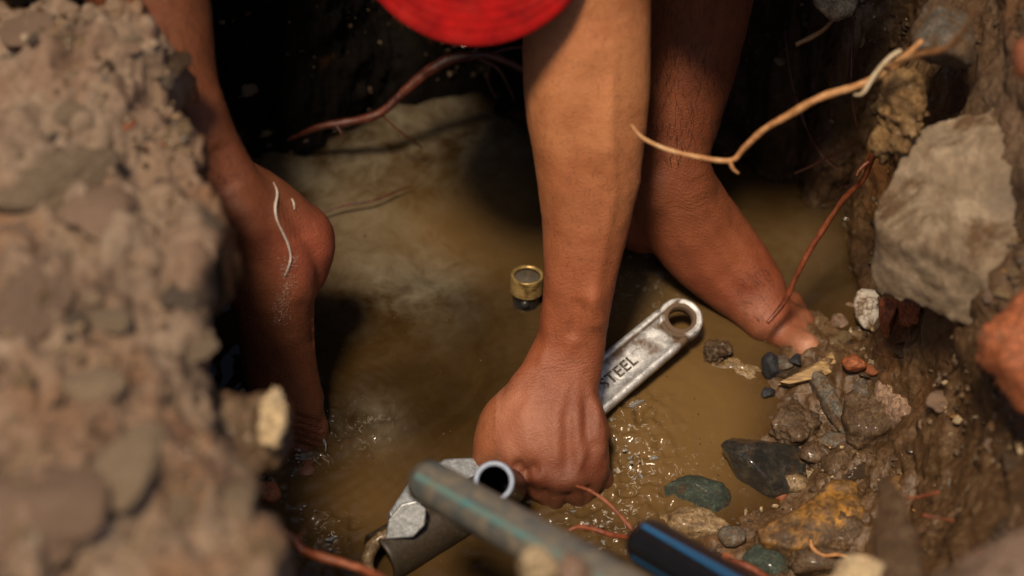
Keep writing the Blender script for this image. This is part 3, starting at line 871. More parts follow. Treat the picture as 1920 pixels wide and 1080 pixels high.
paint(lf * sstep(760, 850, PY), (132, 72, 46))
rf = ((PX > 1160) & (dz > 1.7)) * 1.0 * (1 - armm)
paint(rf, (138, 80, 50))
paint(rf * sstep(380, 520, PY), (160, 92, 62))
paint(rf * np.exp(-((PX - 1515) ** 2 + (PY - 655) ** 2) / (2 * 26 ** 2)), (205, 150, 122))
ca = bm_.color_attributes.new('pigment_shade', 'FLOAT_COLOR', 'POINT')
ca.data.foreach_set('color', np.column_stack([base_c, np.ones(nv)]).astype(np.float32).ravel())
cw = armm * np.exp(-((PY - 715) / 38) ** 2) * .9 + lf * np.exp(-((PX - 560) ** 2 + (PY - 410) ** 2) / (2 * 45 ** 2)) * .5 + rf * np.exp(-((PX - 1330) ** 2 + (PY - 400) ** 2) / (2 * 60 ** 2)) * .7 + lf * np.exp(-((PY - 800) / 30) ** 2)
wc = np.where(armm > 0, (PY * .97 + PX * .15) * .00037, np.where(lf > 0, np.where(PY < 650, (PX * .95 - PY * .2) * .00037, PY * .00037), (PY * .8 - PX * .3) * .00037))
pa = bm_.attributes.new('place', 'FLOAT_VECTOR', 'POINT'); pa.data.foreach_set('vector', co.astype(np.float32).ravel())
set_attr(bm_, 'crease', cw); set_attr(bm_, 'wcoord', wc)
bm_.shade_smooth()
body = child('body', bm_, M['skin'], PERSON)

def strands(n_, mask, flow, l0, l1, rad, seed):
    r_ = np.random.default_rng(seed)
    ii = np.where(mask & front)[0]
    if len(ii) == 0: return
    ii = r_.choice(ii, n_)
    for k in ii:
        p = co2[k]; nn = no[k]
        d = unit(np.array(flow) + r_.normal(size=3) * .35); d = unit(d - nn * np.dot(d, nn) * .8 + nn * .12)
        L_ = r_.uniform(l0, l1); e = unit(np.cross(d, nn)) * rad; f_ = nn * rad
        q = [p, p + d * L_ * .5 + nn * L_ * .08, p + d * L_]
        V = [q[0] + e, q[0] - e, q[0] + f_, q[1] + e * .8, q[1] - e * .8, q[1] + f_ * .8, q[2]]
        hb.add(V, [(0, 1, 4, 3), (1, 2, 5, 4), (2, 0, 3, 5), (3, 4, 6), (4, 5, 6), (5, 3, 6)])
hb = MB()
strands(750, (rf > 0) & (PY < 300) & (PY > -40), (-.1, -.5, -.8), .006, .013, .00009, 1)
strands(260, (lf > 0) & (PY < 330) & (PY > -40), (.4, -.4, -.8), .006, .012, .00009, 2)
strands(420, (armm > 0) & (PY < 640) & (PY > 0), (.15, -.3, -.9), .003, .007, .00006, 3)
strands(60, (rf > 0) & (PY > 500) & (PY < 600) & (PX > 1380) & (PX < 1450), (.5, -.6, -.3), .003, .007, .00009, 4)
child('body_hair', hb, M['hair'], PERSON)['kind'] = 'stuff'

# clothes (above the picture): shirt and shorts follow the trunk
def shell(name, parts, mat):
    b = MB()
    for C, A_, B_, ref in parts:
        loft(b, C, A_, B_, ref, 28, 6)
    return child(name, b, mat, PERSON)
shell('shirt', [([(0.0, .64, .46), (0.0, .57, .53), (0.0, .45, .61), (0.01, .34, .635), (0.01, .27, .605)], [.168, .175, .175, .195, .16], [.108, .108, .11, .11, .088], (0, -.6, .8)),
                ([(.175, .29, .575), (.135, .18, .49)], [.067, .060], [.067, .060], (0, -1, .3)), ([(-.13, .31, .57), (-.215, .305, .51)], [.066, .058], [.066, .058], (0, -1, .3))], M['cloth'])
kl = kneeL * .78 + hipL * .22; kr = kneeR * .78 + hipR * .22
shell('shorts', [([kneeL + [-.01, -.02, -.06], kneeL + [0, 0, .01], kneeL * .5 + hipL * .5 + [0, 0, .03], hipL], [.085, .086, .092, .105], [.085, .086, .09, .10], (0, 0, 1)),
                 ([kneeR + [.022, -.034, -.052], kneeR + [.022, -.050, .01], kneeR * .5 + hipR * .5 + [0, 0, .03], hipR], [.100, .105, .098, .105], [.100, .105, .09, .10], (0, 0, 1)),  # right leg shaped wide and forward, out of view, to shade the shin
                 ([(0.01, .66, .42), (0.01, .58, .48)], [.16, .165], [.115, .115], (0, -.6, .8))], M['cloth'])
# hair under the cap
b = MB(); V, F = ico(3)
b.add((V * np.array([.076, .095, .07])) @ hR.T + headC - TOW * .045 + UP * .02, F)
child('hair', b, M['hair'], PERSON)
# cap: crown, peak with rows of stitching
CAPE = empty('cap', headC); CAPE.parent = PERSON; CAPE.location = tuple(headC - np.array(PERSON.location))
def cap_child(name, mb_, mat):
    o = link(name, mb_.mesh(name), mat, CAPE); o.location = tuple(-headC); return o
def capP(x, y, z): return headC + RT * x - UP * y + TOW * z
b = MB(); nu, nvv = 48, 40
for side in (0, 1):
    V = []
    for j in range(nvv + 1):
        v = j / nvv
        for i in range(nu + 1):
            th = math.radians(-82 + 164 * i / nu)
            xi, yi = .074 * math.sin(th), .074 * math.cos(th) - .004
            xo, yo = .088 * math.sin(th), .046 + .104 * math.cos(th)
            x = xi + (xo - xi) * v; y = yi + (yo - yi) * v
            z = -2.6 * x * x - .10 * max(0, y - .06) + (.0006 * math.sin(v * 13 * 2 * math.pi) if side == 0 else -.003)
            if side == 0 and j == nvv: z -= .0012
            V.append(capP(x, y, z))
    F = [(j * (nu + 1) + i, j * (nu + 1) + i + 1, (j + 1) * (nu + 1) + i + 1, (j + 1) * (nu + 1) + i) for j in range(nvv) for i in range(nu)]
    if side: F = [f[::-1] for f in F]
    b.add(V, F)
E0 = (nvv) * (nu + 1); O = (nvv + 1) * (nu + 1)
b.f += [(E0 + i, E0 + i + 1, O + E0 + i + 1, O + E0 + i) for i in range(nu)]
cap_child('peak', b, M['cap'])
b = MB(); V, F = ico(4)
keep = V.copy(); keep[:, 2] = np.where(keep[:, 2] < 0, keep[:, 2] * .25, keep[:, 2])
b.add((keep * np.array([.080, .098, .085])) @ hR.T + headC - TOW * .004 + UP * .012, F)
cap_child('crown', b, M['cap'])
b = MB(); b.add((V * np.array([.006, .006, .004])) @ hR.T + headC + TOW * .082 + UP * .012, F)
cap_child('button', b, M['cap'])

# white foam trails on the raised heel: laid on the skin
def surf_pt(px, py, window=None):
    m = (np.abs(PX - px) < 14) & (np.abs(PY - py) < 14) & front
    if window is not None: m &= window
    if not m.any(): return at(px, py, 1.75)
    ii = np.where(m)[0]
    k = ii[np.argsort((PX[ii] - px) ** 2 + (PY[ii] - py) ** 2)[:6]]
    t_ = dz[k].min()
    return at(px, py, t_)
b = MB()
pl = [(513, 342), (520, 362), (516, 388), (519, 412), (530, 436), (540, 458), (545, 482), (541, 500), (532, 520)]
tube(b, [surf_pt(*p) for p in pl], [.0002, .0006, .0008, .0005, .0006, .0008, .0007, .0004, .0001], 8, 4, .2, 3)
tube(b, [surf_pt(*p) for p in [(547, 372), (551, 382), (552, 394)]], [.0004, .0007, .0003], 6, 4)
for k in range(260):
    u = rng.random()
    x = 545 - 14 * u + rng.normal() * 9 + (0 if u < .5 else -6); y = 480 + u * 130
    p = surf_pt(x, y)
    V, F = ico(1); b.add(V * rng.uniform(.00012, .00028) + p, F)
child('foam_streak', b, M['foam'], PERSON)['kind'] = 'stuff'

# ------------------------------------------------------------------ wrench
ringC = at(1275, 600, 1.850); jawC = at(790, 1005, 1.752)
Lx = unit(ringC - jawC)
Nw = np.array([-.12, -.42, .90]); Nw = unit(Nw - Lx * np.dot(Nw, Lx)); Sw = np.cross(Nw, Lx)      # Sw: across, towards the upper left
WR = empty('adjustable_wrench', at(1050, 800, 1.80))
tag(WR, 'silver steel wrench under the hand with a round hanging hole and the word STEEL', 'wrench')
def wp(a, s, h): return ringC + Lx * a + Sw * s + Nw * h
hw = .0165; thk = .0055
b = MB(); gri = []
# outline ring around the hole: rim profile, hole, web panel recessed
NS = 72; Lh = .19
def outline(k_r, off):
    pts = []
    for i in range(NS):
        a = 2 * math.pi * i / NS
        pts.append((k_r * math.cos(a), k_r * math.sin(a)))
    return pts
# handle shell as a lengthwise loft with a lipped section (rims proud, centre web recessed), stopped short of the eye
sec = [(-hw, -thk * .6), (-hw * 1.0, thk * .35), (-hw * .93, thk * .75), (-hw * .80, thk * .85), (-hw * .70, thk * .75), (-hw * .66, thk * .28), (-hw * .3, thk * .25), (0, thk * .27), (hw * .3, thk * .25), (hw * .60, thk * .28),
       (hw * .66, thk * .75), (hw * .78, thk * .92), (hw * .93, thk * .80), (hw * 1.0, thk * .35), (hw * 1.0, -thk * .6), (hw * .8, -thk * .9), (-hw * .8, -thk * .9)]
NL = 60
V = []
for j in range(NL + 1):
    a = -.008 - (Lh - .008) * j / NL
    wd = 1.0 + .10 * (j / NL)
    for s, h in sec:
        aa = a
        V.append(wp(aa + (abs(s) / hw - 1) * -.0 , s * wd, h))
ns = len(sec)
F = [(j * ns + k, j * ns + (k + 1) % ns, (j + 1) * ns + (k + 1) % ns, (j + 1) * ns + k) for j in range(NL) for k in range(ns)]
F.append(tuple(range(ns))[::-1]); F.append(tuple(NL * ns + k for k in range(ns)))
b.add(V, F)
# eye: torus-like lip round the hole
Ro, Ri = hw * 1.0, .0088
prof = [(Ri, -thk * .8), (Ri - .0006, 0), (Ri, thk * .55), (Ri + .0012, thk * .85), (Ri + .0022, thk * .55), (Ro - .0036, thk * .55), (Ro - .0026, thk * .85), (Ro - .0008, thk * .72), (Ro, thk * .3), (Ro, -thk * .6), (Ro - .003, -thk * .9)]
npf = len(prof)
V = []
for i in range(NS):
    a = 2 * math.pi * i / NS
    for r_, h in prof: V.append(wp(r_ * math.cos(a), r_ * math.sin(a), h + .0001))
b.add(V, [(i * npf + k, i * npf + (k + 1) % npf, ((i + 1) % NS) * npf + (k + 1) % npf, ((i + 1) % NS) * npf + k) for i in range(NS) for k in range(npf)])
me = b.mesh('handle', True)
arr = np.array([v.co[:] for v in me.vertices]) - ringC
la, ls, lh = arr @ Lx, arr @ Sw, arr @ Nw
set_attr(me, 'grime', np.clip(np.exp(-((la + .012) / .006) ** 2) * (ls < .006) * .5 + np.exp(-((la + .033) / .007) ** 2) * (np.abs(ls) < .009) * .35 + .4 * (np.hypot(la, ls) < .0125) + .35 * np.exp(-((ls - hw * .66) / .0012) ** 2), 0, 1))
handle = child('handle', me, M['steel'], WR, True)
# the word STEEL, struck across the web
def text_part(body, a0, size):
    cu = bpy.data.curves.new('word', 'FONT'); cu.body = body; cu.size = size; cu.extrude = .00035; cu.offset = .00022; cu.space_character = 1.12
    to = bpy.data.objects.new('word', cu); COL.objects.link(to)
    dg2 = bpy.context.evaluated_depsgraph_get()
    me2 = bpy.data.meshes.new_from_object(to.evaluated_get(dg2)); bpy.data.objects.remove(to)
    n_ = len(me2.vertices); c_ = np.empty(n_ * 3, dtype=np.float32); me2.vertices.foreach_get('co', c_); c_ = c_.reshape(-1, 3).astype(float)
    w_ = c_[:, 0].max()
    c_[:, 0] -= w_
    P_ = np.array([wp(a0 + x, y - .0045, z + thk * .27 + .0002) for x, y, z in c_])
    me2.vertices.foreach_set('co', P_.astype(np.float32).ravel()); me2.name = 'lettering'
    return me2
child('lettering', text_part('STEEL', -.0475, .0120), M['letter'], WR, False)
# wrench head: fixed jaw with its flat grey face
b = MB()
jl = [(-.185, -.018), (-.19, .018), (-.205, .030), (-.235, .034), (-.262, .026), (-.268, .010), (-.245, .004), (-.238, -.010), (-.222, -.024)]
V = [wp(a, s, thk * 1.3) for a, s in jl] + [wp(a, s, -thk * 1.3) for a, s in jl]; k = len(jl)
b.add(V, [tuple(range(k)), tuple(range(2 * k - 1, k - 1, -1))] + [(i, i + k, (i + 1) % k + k, (i + 1) % k) for i in range(k)])
me = b.mesh('jaw', False); set_attr(me, 'grime', np.full(len(me.vertices), .12))
jo = child('jaw', me, M['jaw'], WR, False); bv = jo.modifiers.new('b', 'BEVEL'); bv.width = .0016; bv.segments = 3
# grey jaw face seen above the mud-caked pipe
b = MB()
fc = [(722, 1012), (728, 975), (752, 945), (782, 938), (800, 955), (797, 985), (775, 1008)]
V = [at(x, y, 1.722) for x, y in fc] + [at(x, y, 1.742) for x, y in fc]; k = len(fc)
b.add(V, [tuple(range(k))[::-1], tuple(range(k, 2 * k))] + [(i, (i + 1) % k, (i + 1) % k + k, i + k) for i in range(k)])
me = b.mesh('movable_jaw', False); set_attr(me, 'grime', np.zeros(len(me.vertices)))
jo = child('movable_jaw', me, M['jaw'], WR, False); bv = jo.modifiers.new('b', 'BEVEL'); bv.width = .0012; bv.segments = 3

# mud-caked pipe held in the jaws
PW = empty('old_pipe', at(790, 1000, 1.74))
tag(PW, 'dark mud-caked pipe in the water beneath the muddy grey pipe, beside the wrench jaw', 'pipe')
def pipe_parts(root, p0, p1, ro, wall, mat, rimmat=None, bend=None, plug=.05, seg=40):
    p0, p1 = np.array(p0, float), np.array(p1, float)
    pts = [p0, p1] if bend is None else [p0] + [np.array(q, float) for q in bend] + [p1]
    b = MB()
    S = catmull(pts, 16); n_ = len(S)
    T = unit(S[1] - S[0])
    rings = []
    N_ = unit(np.cross(T, [.2, .3, .9]))
    def ring(c, T, r):
        nonlocal N_
        N_ = unit(N_ - T * np.dot(N_, T)); B_ = np.cross(T, N_)
        return [c + (N_ * math.cos(a) + B_ * math.sin(a)) * r for a in np.linspace(0, 2 * math.pi, seg, endpoint=False)]
    V = []
    V += ring(S[0] + T * plug, T, ro - wall)
    V += ring(S[0] + T * .002, T, ro - wall)
    V += ring(S[0], T, ro - wall + .0004)
    V += ring(S[0], T, ro - .0006)
    V += ring(S[0] + T * .0006, T, ro)
    for i in range(1, n_):
        Ti = unit(S[min(i + 1, n_ - 1)] - S[i - 1]); V += ring(S[i], Ti, ro)
    m_ = len(V) // seg
    F = [(i * seg + k, i * seg + (k + 1) % seg, (i + 1) * seg + (k + 1) % seg, (i + 1) * seg + k) for i in range(m_ - 1) for k in range(seg)]
    F.append(tuple(range(seg))); F.append(tuple((m_ - 1) * seg + k for k in range(seg))[::-1])
    b.add(V, F)
    tb = child('tube', b, mat, root)
    if rimmat is not None:
        b2 = MB(); V2 = ring(S[0] - T * .0006, T, ro - wall - .0002) + ring(S[0] - T * .0009, T, ro - .0004) + ring(S[0] + T * .0012, T, ro + .00025) + ring(S[0] + T * .004, T, ro - wall - .0003)
        b2.add(V2, [(i * seg + k, i * seg + (k + 1) % seg, ((i + 1) % 4) * seg + (k + 1) % seg, ((i + 1) % 4) * seg + k) for i in range(4) for k in range(seg)])
        child('cut_rim', b2, rimmat, root)
    return tb
def stripe(root, p0, p1, ro, ang, width, mat, name='stripe', off=.0004):
    p0, p1 = np.array(p0), np.array(p1); T = unit(p1 - p0)
    side = unit(np.cross(T, TOW)); up_ = unit(np.cross(side, T))
    if np.dot(up_, TOW) < 0: up_ = -up_
    V = []
    n_ = 24
    for i in range(n_ + 1):
        c = p0 + (p1 - p0) * i / n_
        for da in (-1, -.3, .3, 1):
            a = math.radians(ang) + da * width / ro / 2
            V.append(c + (side * math.sin(a) + up_ * math.cos(a)) * (ro + off))
    b = MB(); b.add(V, [(i * 4 + k, i * 4 + k + 1, (i + 1) * 4 + k + 1, (i + 1) * 4 + k) for i in range(n_) for k in range(3)])
    return child(name, b, mat, root)
pipe_parts(PW, at(712, 1048, 1.735), at(905, 935, 1.775), .0185, .0035, M['mudpipe'], None)
b = MB()
arc = [(694, 1075), (690, 1050), (700, 1022), (724, 1002), (760, 990), (800, 975)]
tube(b, [at(x, y, 1.722 + .002 * i) for i, (x, y) in enumerate(arc)], [.003, .0042, .0046, .0042, .0034, .002], 12, 6, .25, 5)
child('mud_rim', b, M['tan_stone'], PW)

# muddy grey pipe in front, teal stripe
MP = empty('muddy_pipe', at(990, 975, 1.42))
tag(MP, 'grey plastic water pipe smeared with dry mud with a teal stripe, crossing below the hand', 'pipe')
q0, q1 = at(803, 904, 1.58), at(1330, 1200, 1.36)
RP = .0142
b = MB()
Tq = unit(q1 - q0)
st = [(0.0012, .25), (0, .6), (.0006, .85), (.0022, .965), (.005, 1.0), (.09, 1.0), (.17, 1.0), (.40, 1.0)]
loft(b, [q0 + Tq * (a + .0) for a, r_ in st], [RP * r_ for a, r_ in st], [RP * r_ for a, r_ in st], TOW, 40, 5, False)
child('tube', b, M['pipe_muddy'], MP)
stripe(MP, q0 + Tq * .004, q0 + Tq * .39, RP, -8, .0042, M['teal'])

# open black pipe with pale cut rim, just behind it
OP = empty('open_pipe', at(925, 902, 1.60))
tag(OP, 'black pipe end with a pale blue cut rim pointing up beside the thumb', 'pipe')
a0 = at(926, 903, 1.66)
axis = unit(-.98 * TOW * 1.0 + RT * .10 - UP * .12)
pipe_parts(OP, a0, a0 + axis * .085, .0134, .0030, M['pipe_black'], M['rim'], None, .07)

# black pipe with blue stripes, lower right
BP = empty('blue_striped_pipe', at(1300, 1050, 1.45))
tag(BP, 'clean black water pipe with bright blue stripes entering at the bottom edge', 'pipe')
q0, q1 = at(1222, 1022, 1.56), at(1560, 1220, 1.34)
RB = .0155; Tb = unit(q1 - q0)
b = MB(); st = [(.0008, .5), (0, .80), (.0006, .93), (.003, 1.0), (.09, 1.0), (.17, 1.0), (.36, 1.0)]
loft(b, [q0 + Tb * a for a, r_ in st], [RB * r_ for a, r_ in st], [RB * r_ for a, r_ in st], TOW, 44, 5, False)
child('tube', b, M['pipe_black'], BP)
stripe(BP, q0 + Tb * .003, q0 + Tb * .35, RB, -38, .0026, M['blue'])
stripe(BP, q0 + Tb * .003, q0 + Tb * .35, RB, 42, .0026, M['blue'])

# ------------------------------------------------------------------ brass fittings
def fitting(px, py, t_, tilt, label, stub=True, sc=1.0):
    c = at(px, py, t_)
    root = empty('brass_fitting', c); tag(root, label, 'pipe fitting')
    R = rotm(*tilt)
    b = MB(); n_ = 40; V = []
    prof = [(.0095, .0062), (.0098, .0072), (.0112, .0078), (.0120, .0072)]
    z = .0060
    for k in range(6):
        prof += [(.0114, z), (.0121, z - .0008), (.0121, z - .0012), (.0114, z - .0020)]; z -= .0023
    prof += [(.0108, -.0080)]
    for r_, h in prof:
        for a in np.linspace(0, 2 * math.pi, n_, endpoint=False):
            V.append(R @ (np.array([r_ * math.cos(a), r_ * math.sin(a), h]) * sc) + c)
    m_ = len(prof)
    F = [(i * n_ + k, i * n_ + (k + 1) % n_, (i + 1) * n_ + (k + 1) % n_, (i + 1) * n_ + k) for i in range(m_ - 1) for k in range(n_)]
    b.add(V, [f[::-1] for f in F])
    child('threaded_collar', b, M['brass'], root)
    b = MB(); V = []
    for r_, h in ((.0107, -.0079), (.0100, -.0085), (.0098, -.016), (.0088, -.03), (.0078, -.035)):
        for a in np.linspace(0, 2 * math.pi, n_, endpoint=False):
            V.append(R @ (np.array([r_ * math.cos(a), r_ * math.sin(a), h]) * sc) + c)
    b.add(V, [(i * n_ + k, (i + 1) * n_ + k, (i + 1) * n_ + (k + 1) % n_, i * n_ + (k + 1) % n_) for i in range(4) for k in range(n_)])
    child('neck', b, M['iron'], root)
    b = MB(); V = [];
    for r_, h in ((.0001, .0056), (.0018, .0057), (.0022, .0052), (.0085, .0054), (.0094, .0048), (.0096, .003)):
        for a in np.linspace(0, 2 * math.pi, n_, endpoint=False):
            V.append(R @ (np.array([r_ * math.cos(a), r_ * math.sin(a), h]) * sc) + c)
    F = [(i * n_ + k, i * n_ + (k + 1) % n_, (i + 1) * n_ + (k + 1) % n_, (i + 1) * n_ + k) for i in range(5) for k in range(n_)]
    b.add(V, [f[::-1] for f in F]); child('plug', b, M['plug'], root)
    if stub:
        b = MB(); V, F = ico(3)
        b.add((V * np.array([.0032, .0028, .0032])) @ R.T + c + R @ np.array([-.001, -.0108, -.0115]), F)
        child('screw', b, M['iron'], root)
    return root
fitting(988, 530, 1.880, (-.22, .04, 0), 'upright brass threaded fitting with a grey plug standing left of the forearm')
fitting(1172, 430, 1.905, (.15, .75, 0), 'tilted brass threaded fitting half hidden between forearm and ankle', False)

# ------------------------------------------------------------------ roots
def root_obj(name, label, group, mat, chains, seg=9, rough=.16):
    """chains: lists of (px, py, t, radius m)"""
    loc = at(*chains[0][0][:3])
    r = empty(name, loc) if len(chains) > 1 else None
    for i, ch in enumerate(chains):
        b = MB()
        mm = mat[i] if isinstance(mat, list) else mat
        tube(b, [at(*c[:3]) for c in ch], [c[3] for c in ch], seg, 7, rough, i * 7 + len(chains))
        if r is None:
            me = b.mesh(name); r = link(name, me, mm)
        else:
            child('stem' if i == 0 else 'rootlet', b, mm, r)
    tag(r, label, 'root', group)
    return r
GR = 'bare roots sticking out of the pit walls'
root_obj('root', 'long tan root curving out from the right bank across the shin', GR, [M['root_tan'], M['root_tan'], M['root_pale'], M['root_tan']], [
    [(1183, 233, 1.650, .0006), (1205, 258, 1.650, .0012), (1250, 280, 1.650, .0016), (1310, 295, 1.650, .0018), (1370, 301, 1.650, .0019), (1395, 278, 1.645, .0020), (1430, 245, 1.640, .0022), (1480, 215, 1.630, .0024), (1540, 182, 1.620, .0024), (1620, 156, 1.630, .0025), (1680, 120, 1.620, .0024), (1730, 75, 1.610, .0020)],
    [(1368, 300, 1.650, .0014), (1374, 316, 1.650, .0012), (1385, 325, 1.650, .0006)],
    [(1602, 178, 1.625, .0010), (1618, 174, 1.620, .0015), (1640, 140, 1.620, .0017), (1668, 108, 1.620, .0018), (1690, 95, 1.620, .0015)],
    [(1660, 125, 1.620, .0016), (1720, 103, 1.570, .0018), (1780, 88, 1.530, .0020), (1815, 45, 1.490, .0020), (1840, -20, 1.450, .0020)]])
root_obj('root', 'dark red root slanting down to the toes at the right shore', GR, M['root_red'], [
    [(1665, 235, 1.72, .0022), (1655, 262, 1.735, .0024), (1632, 300, 1.75, .0026), (1620, 335, 1.765, .0022), (1585, 370, 1.78, .0022), (1550, 420, 1.80, .0021), (1515, 475, 1.81, .0022), (1490, 525, 1.82, .0021), (1468, 570, 1.828, .0019), (1438, 606, 1.83, .0013)],
    [(1632, 300, 1.75, .0018), (1612, 318, 1.75, .0014), (1606, 330, 1.75, .0010)]])
root_obj('root', 'thick dark red root arching over the black hollow behind', GR, M['root_dark'], [
    [(540, 262, 1.96, .0010), (600, 238, 1.945, .0028), (660, 228, 1.94, .0034), (712, 212, 1.935, .0036), (750, 180, 1.93, .0040), (790, 145, 1.925, .0046), (830, 118, 1.92, .0044), (880, 105, 1.92, .0036), (930, 108, 1.92, .0030), (990, 135, 1.92, .0028)],
    [(884, 105, 1.92, .0026), (898, 85, 1.92, .0020), (904, 60, 1.92, .0016)],
    [(715, 215, 1.935, .0008), (745, 242, 1.94, .0007), (775, 265, 1.95, .0007), (792, 277, 1.965, .0005)],
    [(630, 235, 1.94, .0012), (640, 252, 1.94, .0008), (628, 262, 1.945, .0004)],
    [(900, 110, 1.92, .0016), (935, 130, 1.92, .0012), (955, 165, 1.925, .0010), (965, 190, 1.93, .0006)],
    [(905, 108, 1.92, .0013), (950, 92, 1.92, .0010), (985, 88, 1.92, .0008)],
    [(920, 115, 1.92, .0012), (915, 150, 1.925, .0010), (930, 185, 1.93, .0008)]])
root_obj('root', 'bright red root at the bottom left edge of the water', GR, M['root_red'], [
    [(520, 985, 1.58, .0008), (548, 1008, 1.58, .0026), (566, 1030, 1.58, .0028), (600, 1044, 1.575, .0027), (650, 1058, 1.57, .0028), (690, 1072, 1.565, .0030), (760, 1110, 1.55, .0030)],
    [(556, 1018, 1.58, .0010), (566, 1000, 1.585, .0009), (580, 986, 1.59, .0004)]])
root_obj('root', 'thin forked red root lying on the water below the hand', GR, M['root_red'], [
    [(1065, 995, 1.70, .0008), (1085, 988, 1.70, .0016), (1115, 993, 1.695, .0018), (1145, 1003, 1.69, .0019), (1185, 1008, 1.68, .0020), (1215, 1012, 1.67, .0018)],
    [(1192, 1003, 1.68, .0016), (1170, 975, 1.685, .0015), (1145, 948, 1.69, .0013), (1110, 922, 1.695, .0012), (1080, 911, 1.70, .0008)]])
root_obj('root', 'short tan root stub hanging below the pale chunk at the top', GR, M['root_tan'], [
    [(1565, 33, 1.86, .0014), (1545, 55, 1.86, .0017), (1520, 70, 1.86, .0019), (1492, 84, 1.86, .0018)]])
root_obj('root', 'thin red rootlets hanging down the shaded wall behind the root', GR, M['root_dark'], [
    [(1471, 20, 1.88, .0007), (1475, 90, 1.885, .0010), (1486, 160, 1.89, .0011), (1500, 205, 1.89, .0012), (1512, 240, 1.89, .0010), (1530, 275, 1.90, .0012), (1548, 300, 1.90, .0010), (1570, 318, 1.90, .0006)],
    [(1512, 240, 1.89, .0009), (1490, 190, 1.885, .0008), (1495, 170, 1.88, .0005)],
    [(1545, 298, 1.90, .0009), (1520, 312, 1.905, .0009), (1490, 325, 1.91, .0006)],
    [(1600, 30, 1.83, .0010), (1597, 100, 1.84, .0012), (1596, 150, 1.84, .0008)],
    [(1594, 135, 1.84, .0008), (1598, 190, 1.845, .0009), (1606, 235, 1.85, .0006)],
    [(1545, 298, 1.90, .0007), (1575, 285, 1.89, .0007), (1600, 262, 1.88, .0004)]], 7)
root_obj('root', 'orange root running over the stones at the bottom right', GR, M['root_tan'], [
    [(1520, 1012, 1.715, .0010), (1524, 1028, 1.712, .0015), (1545, 1042, 1.71, .0016), (1570, 1040, 1.705, .0014), (1590, 1044, 1.70, .0008)]])
root_obj('root', 'orange-red root leaving the blue striped pipe at the bottom edge', GR, M['root_red'], [
    [(1365, 1050, 1.66, .0018), (1390, 1058, 1.655, .0024), (1420, 1072, 1.65, .0024), (1460, 1100, 1.64, .0022)]])
root_obj('root', 'faint thin root lying in the water right of the raised heel', GR, M['root_dark'], [
    [(600, 402, 1.935, .0006), (640, 386, 1.938, .0009), (700, 376, 1.942, .0008), (745, 358, 1.95, .0007), (772, 350, 1.953, .0003)]])
root_obj('root', 'blurred orange rootlet on the brown slope at the far right', GR, M['root_red'], [
    [(1700, 935, 1.64, .0007), (1730, 930, 1.635, .0009), (1762, 922, 1.63, .0010)], [(1728, 965, 1.63, .0008), (1760, 972, 1.625, .0010), (1790, 976, 1.62, .0008)]])

# ------------------------------------------------------------------ stones one can point at
def rock(name, label, cat, px, py, wpx, hpx, mat, lift=0.0, seed=1, facets=10, rough=.04, sub=4, dist=None, thick=None, rot=None, soft=14, group=None, flat=None, ang=0.0):
    """stone whose outline spans wpx x hpx pixels; lies on the soil unless dist is given"""
    if dist is None:
        p, t_ = on_ground(px, py); p = p + np.array([0, 0, lift])
    else:
        p, t_ = at(px, py, dist), dist
    a = wpx / 2 * t_ / 4800; bb = hpx / 2 * t_ / 4800
    c = thick if thick is not None else min(a, bb) * .8
    by = bb / .80
    V, F = rock_verts((a * 1.12, by * 1.12, c * 1.12), seed, facets, rough, sub, soft, flat)
    R = rotm(*(rot or (0, 0, 0))) @ rotm(0, 0, math.radians(ang))
    V = V @ R.T
    b = MB(); b.add(V, F)
    o = link(name, b.mesh(name), M[mat]); o.location = tuple(float(x) for x in p)
    tag(o, label, cat, group)
    return o
rock('stone', 'large dark shiny wet stone with a pale rim at its waterline', 'stone', 1425, 880, 152, 94, 'dark_stone', .004, 11, 13, .02, 5, thick=.022, soft=60, ang=-6)
rock('stone', 'green stone half under water above the blue striped pipe', 'stone', 1298, 955, 118, 66, 'green_stone', .006, 5, 12, .02, 5, thick=.018, soft=60)
rock('stone', 'rough tan stone wedged between the green stone and the blue striped pipe', 'stone', 1300, 998, 130, 52, 'tan_stone', .008, 8, 9, .06, 4, thick=.010, ang=-8)
rock('stone', 'small pale rounded stone beside the tan stone near the bottom', 'stone', 1370, 1015, 42, 34, 'grey_stone', .008, 9, 10, .04, 3)
rock('stone', 'brown boulder tucked under the right end of the ochre stone', 'stone', 1560, 1003, 130, 66, 'brown_stone', .002, 23, 12, .05, 4, thick=.014)
rock('stone', 'dark brown stone under the left end of the ochre stone', 'stone', 1470, 1030, 100, 66, 'brown_stone', 0, 24, 12, .05, 4, thick=.012)
rock('stone', 'dull green stone at the bottom edge below the ochre stone', 'stone', 1440, 1060, 80, 50, 'green_stone', .002, 26, 9, .04, 3, thick=.01)
rock('stone', 'flat brown stone at the bottom edge right of the green one', 'stone', 1545, 1062, 150, 44, 'brown_stone', .002, 27, 9, .05, 4, thick=.010)
rock('stone', 'small dark purple stone touching the right tip of the shiny wet stone', 'stone', 1523, 850, 46, 40, 'brown_stone', .003, 31, 12, .03, 4, soft=50)
rock('stone', 'flat dark stone with a pale edge right of the purple stone', 'stone', 1562, 835, 52, 26, 'grey_stone', .004, 33, 8, .03, 3, thick=.005)
rock('stone', 'rounded mud lump between ochre stone and purple stone', 'stone', 1570, 872, 56, 48, 'brown_stone', 0, 35, 14, .04, 4)
rock('stone', 'small tan stone under the right end of the shiny wet stone', 'stone', 1487, 912, 46, 26, 'tan_stone', .003, 36, 9, .05, 3, thick=.006)
rock('stone', 'grey-brown muddy rock standing at the waterline above the shiny wet stone', 'stone', 1495, 805, 92, 78, 'brown_stone', 0, 38, 12, .08, 5, thick=.014)
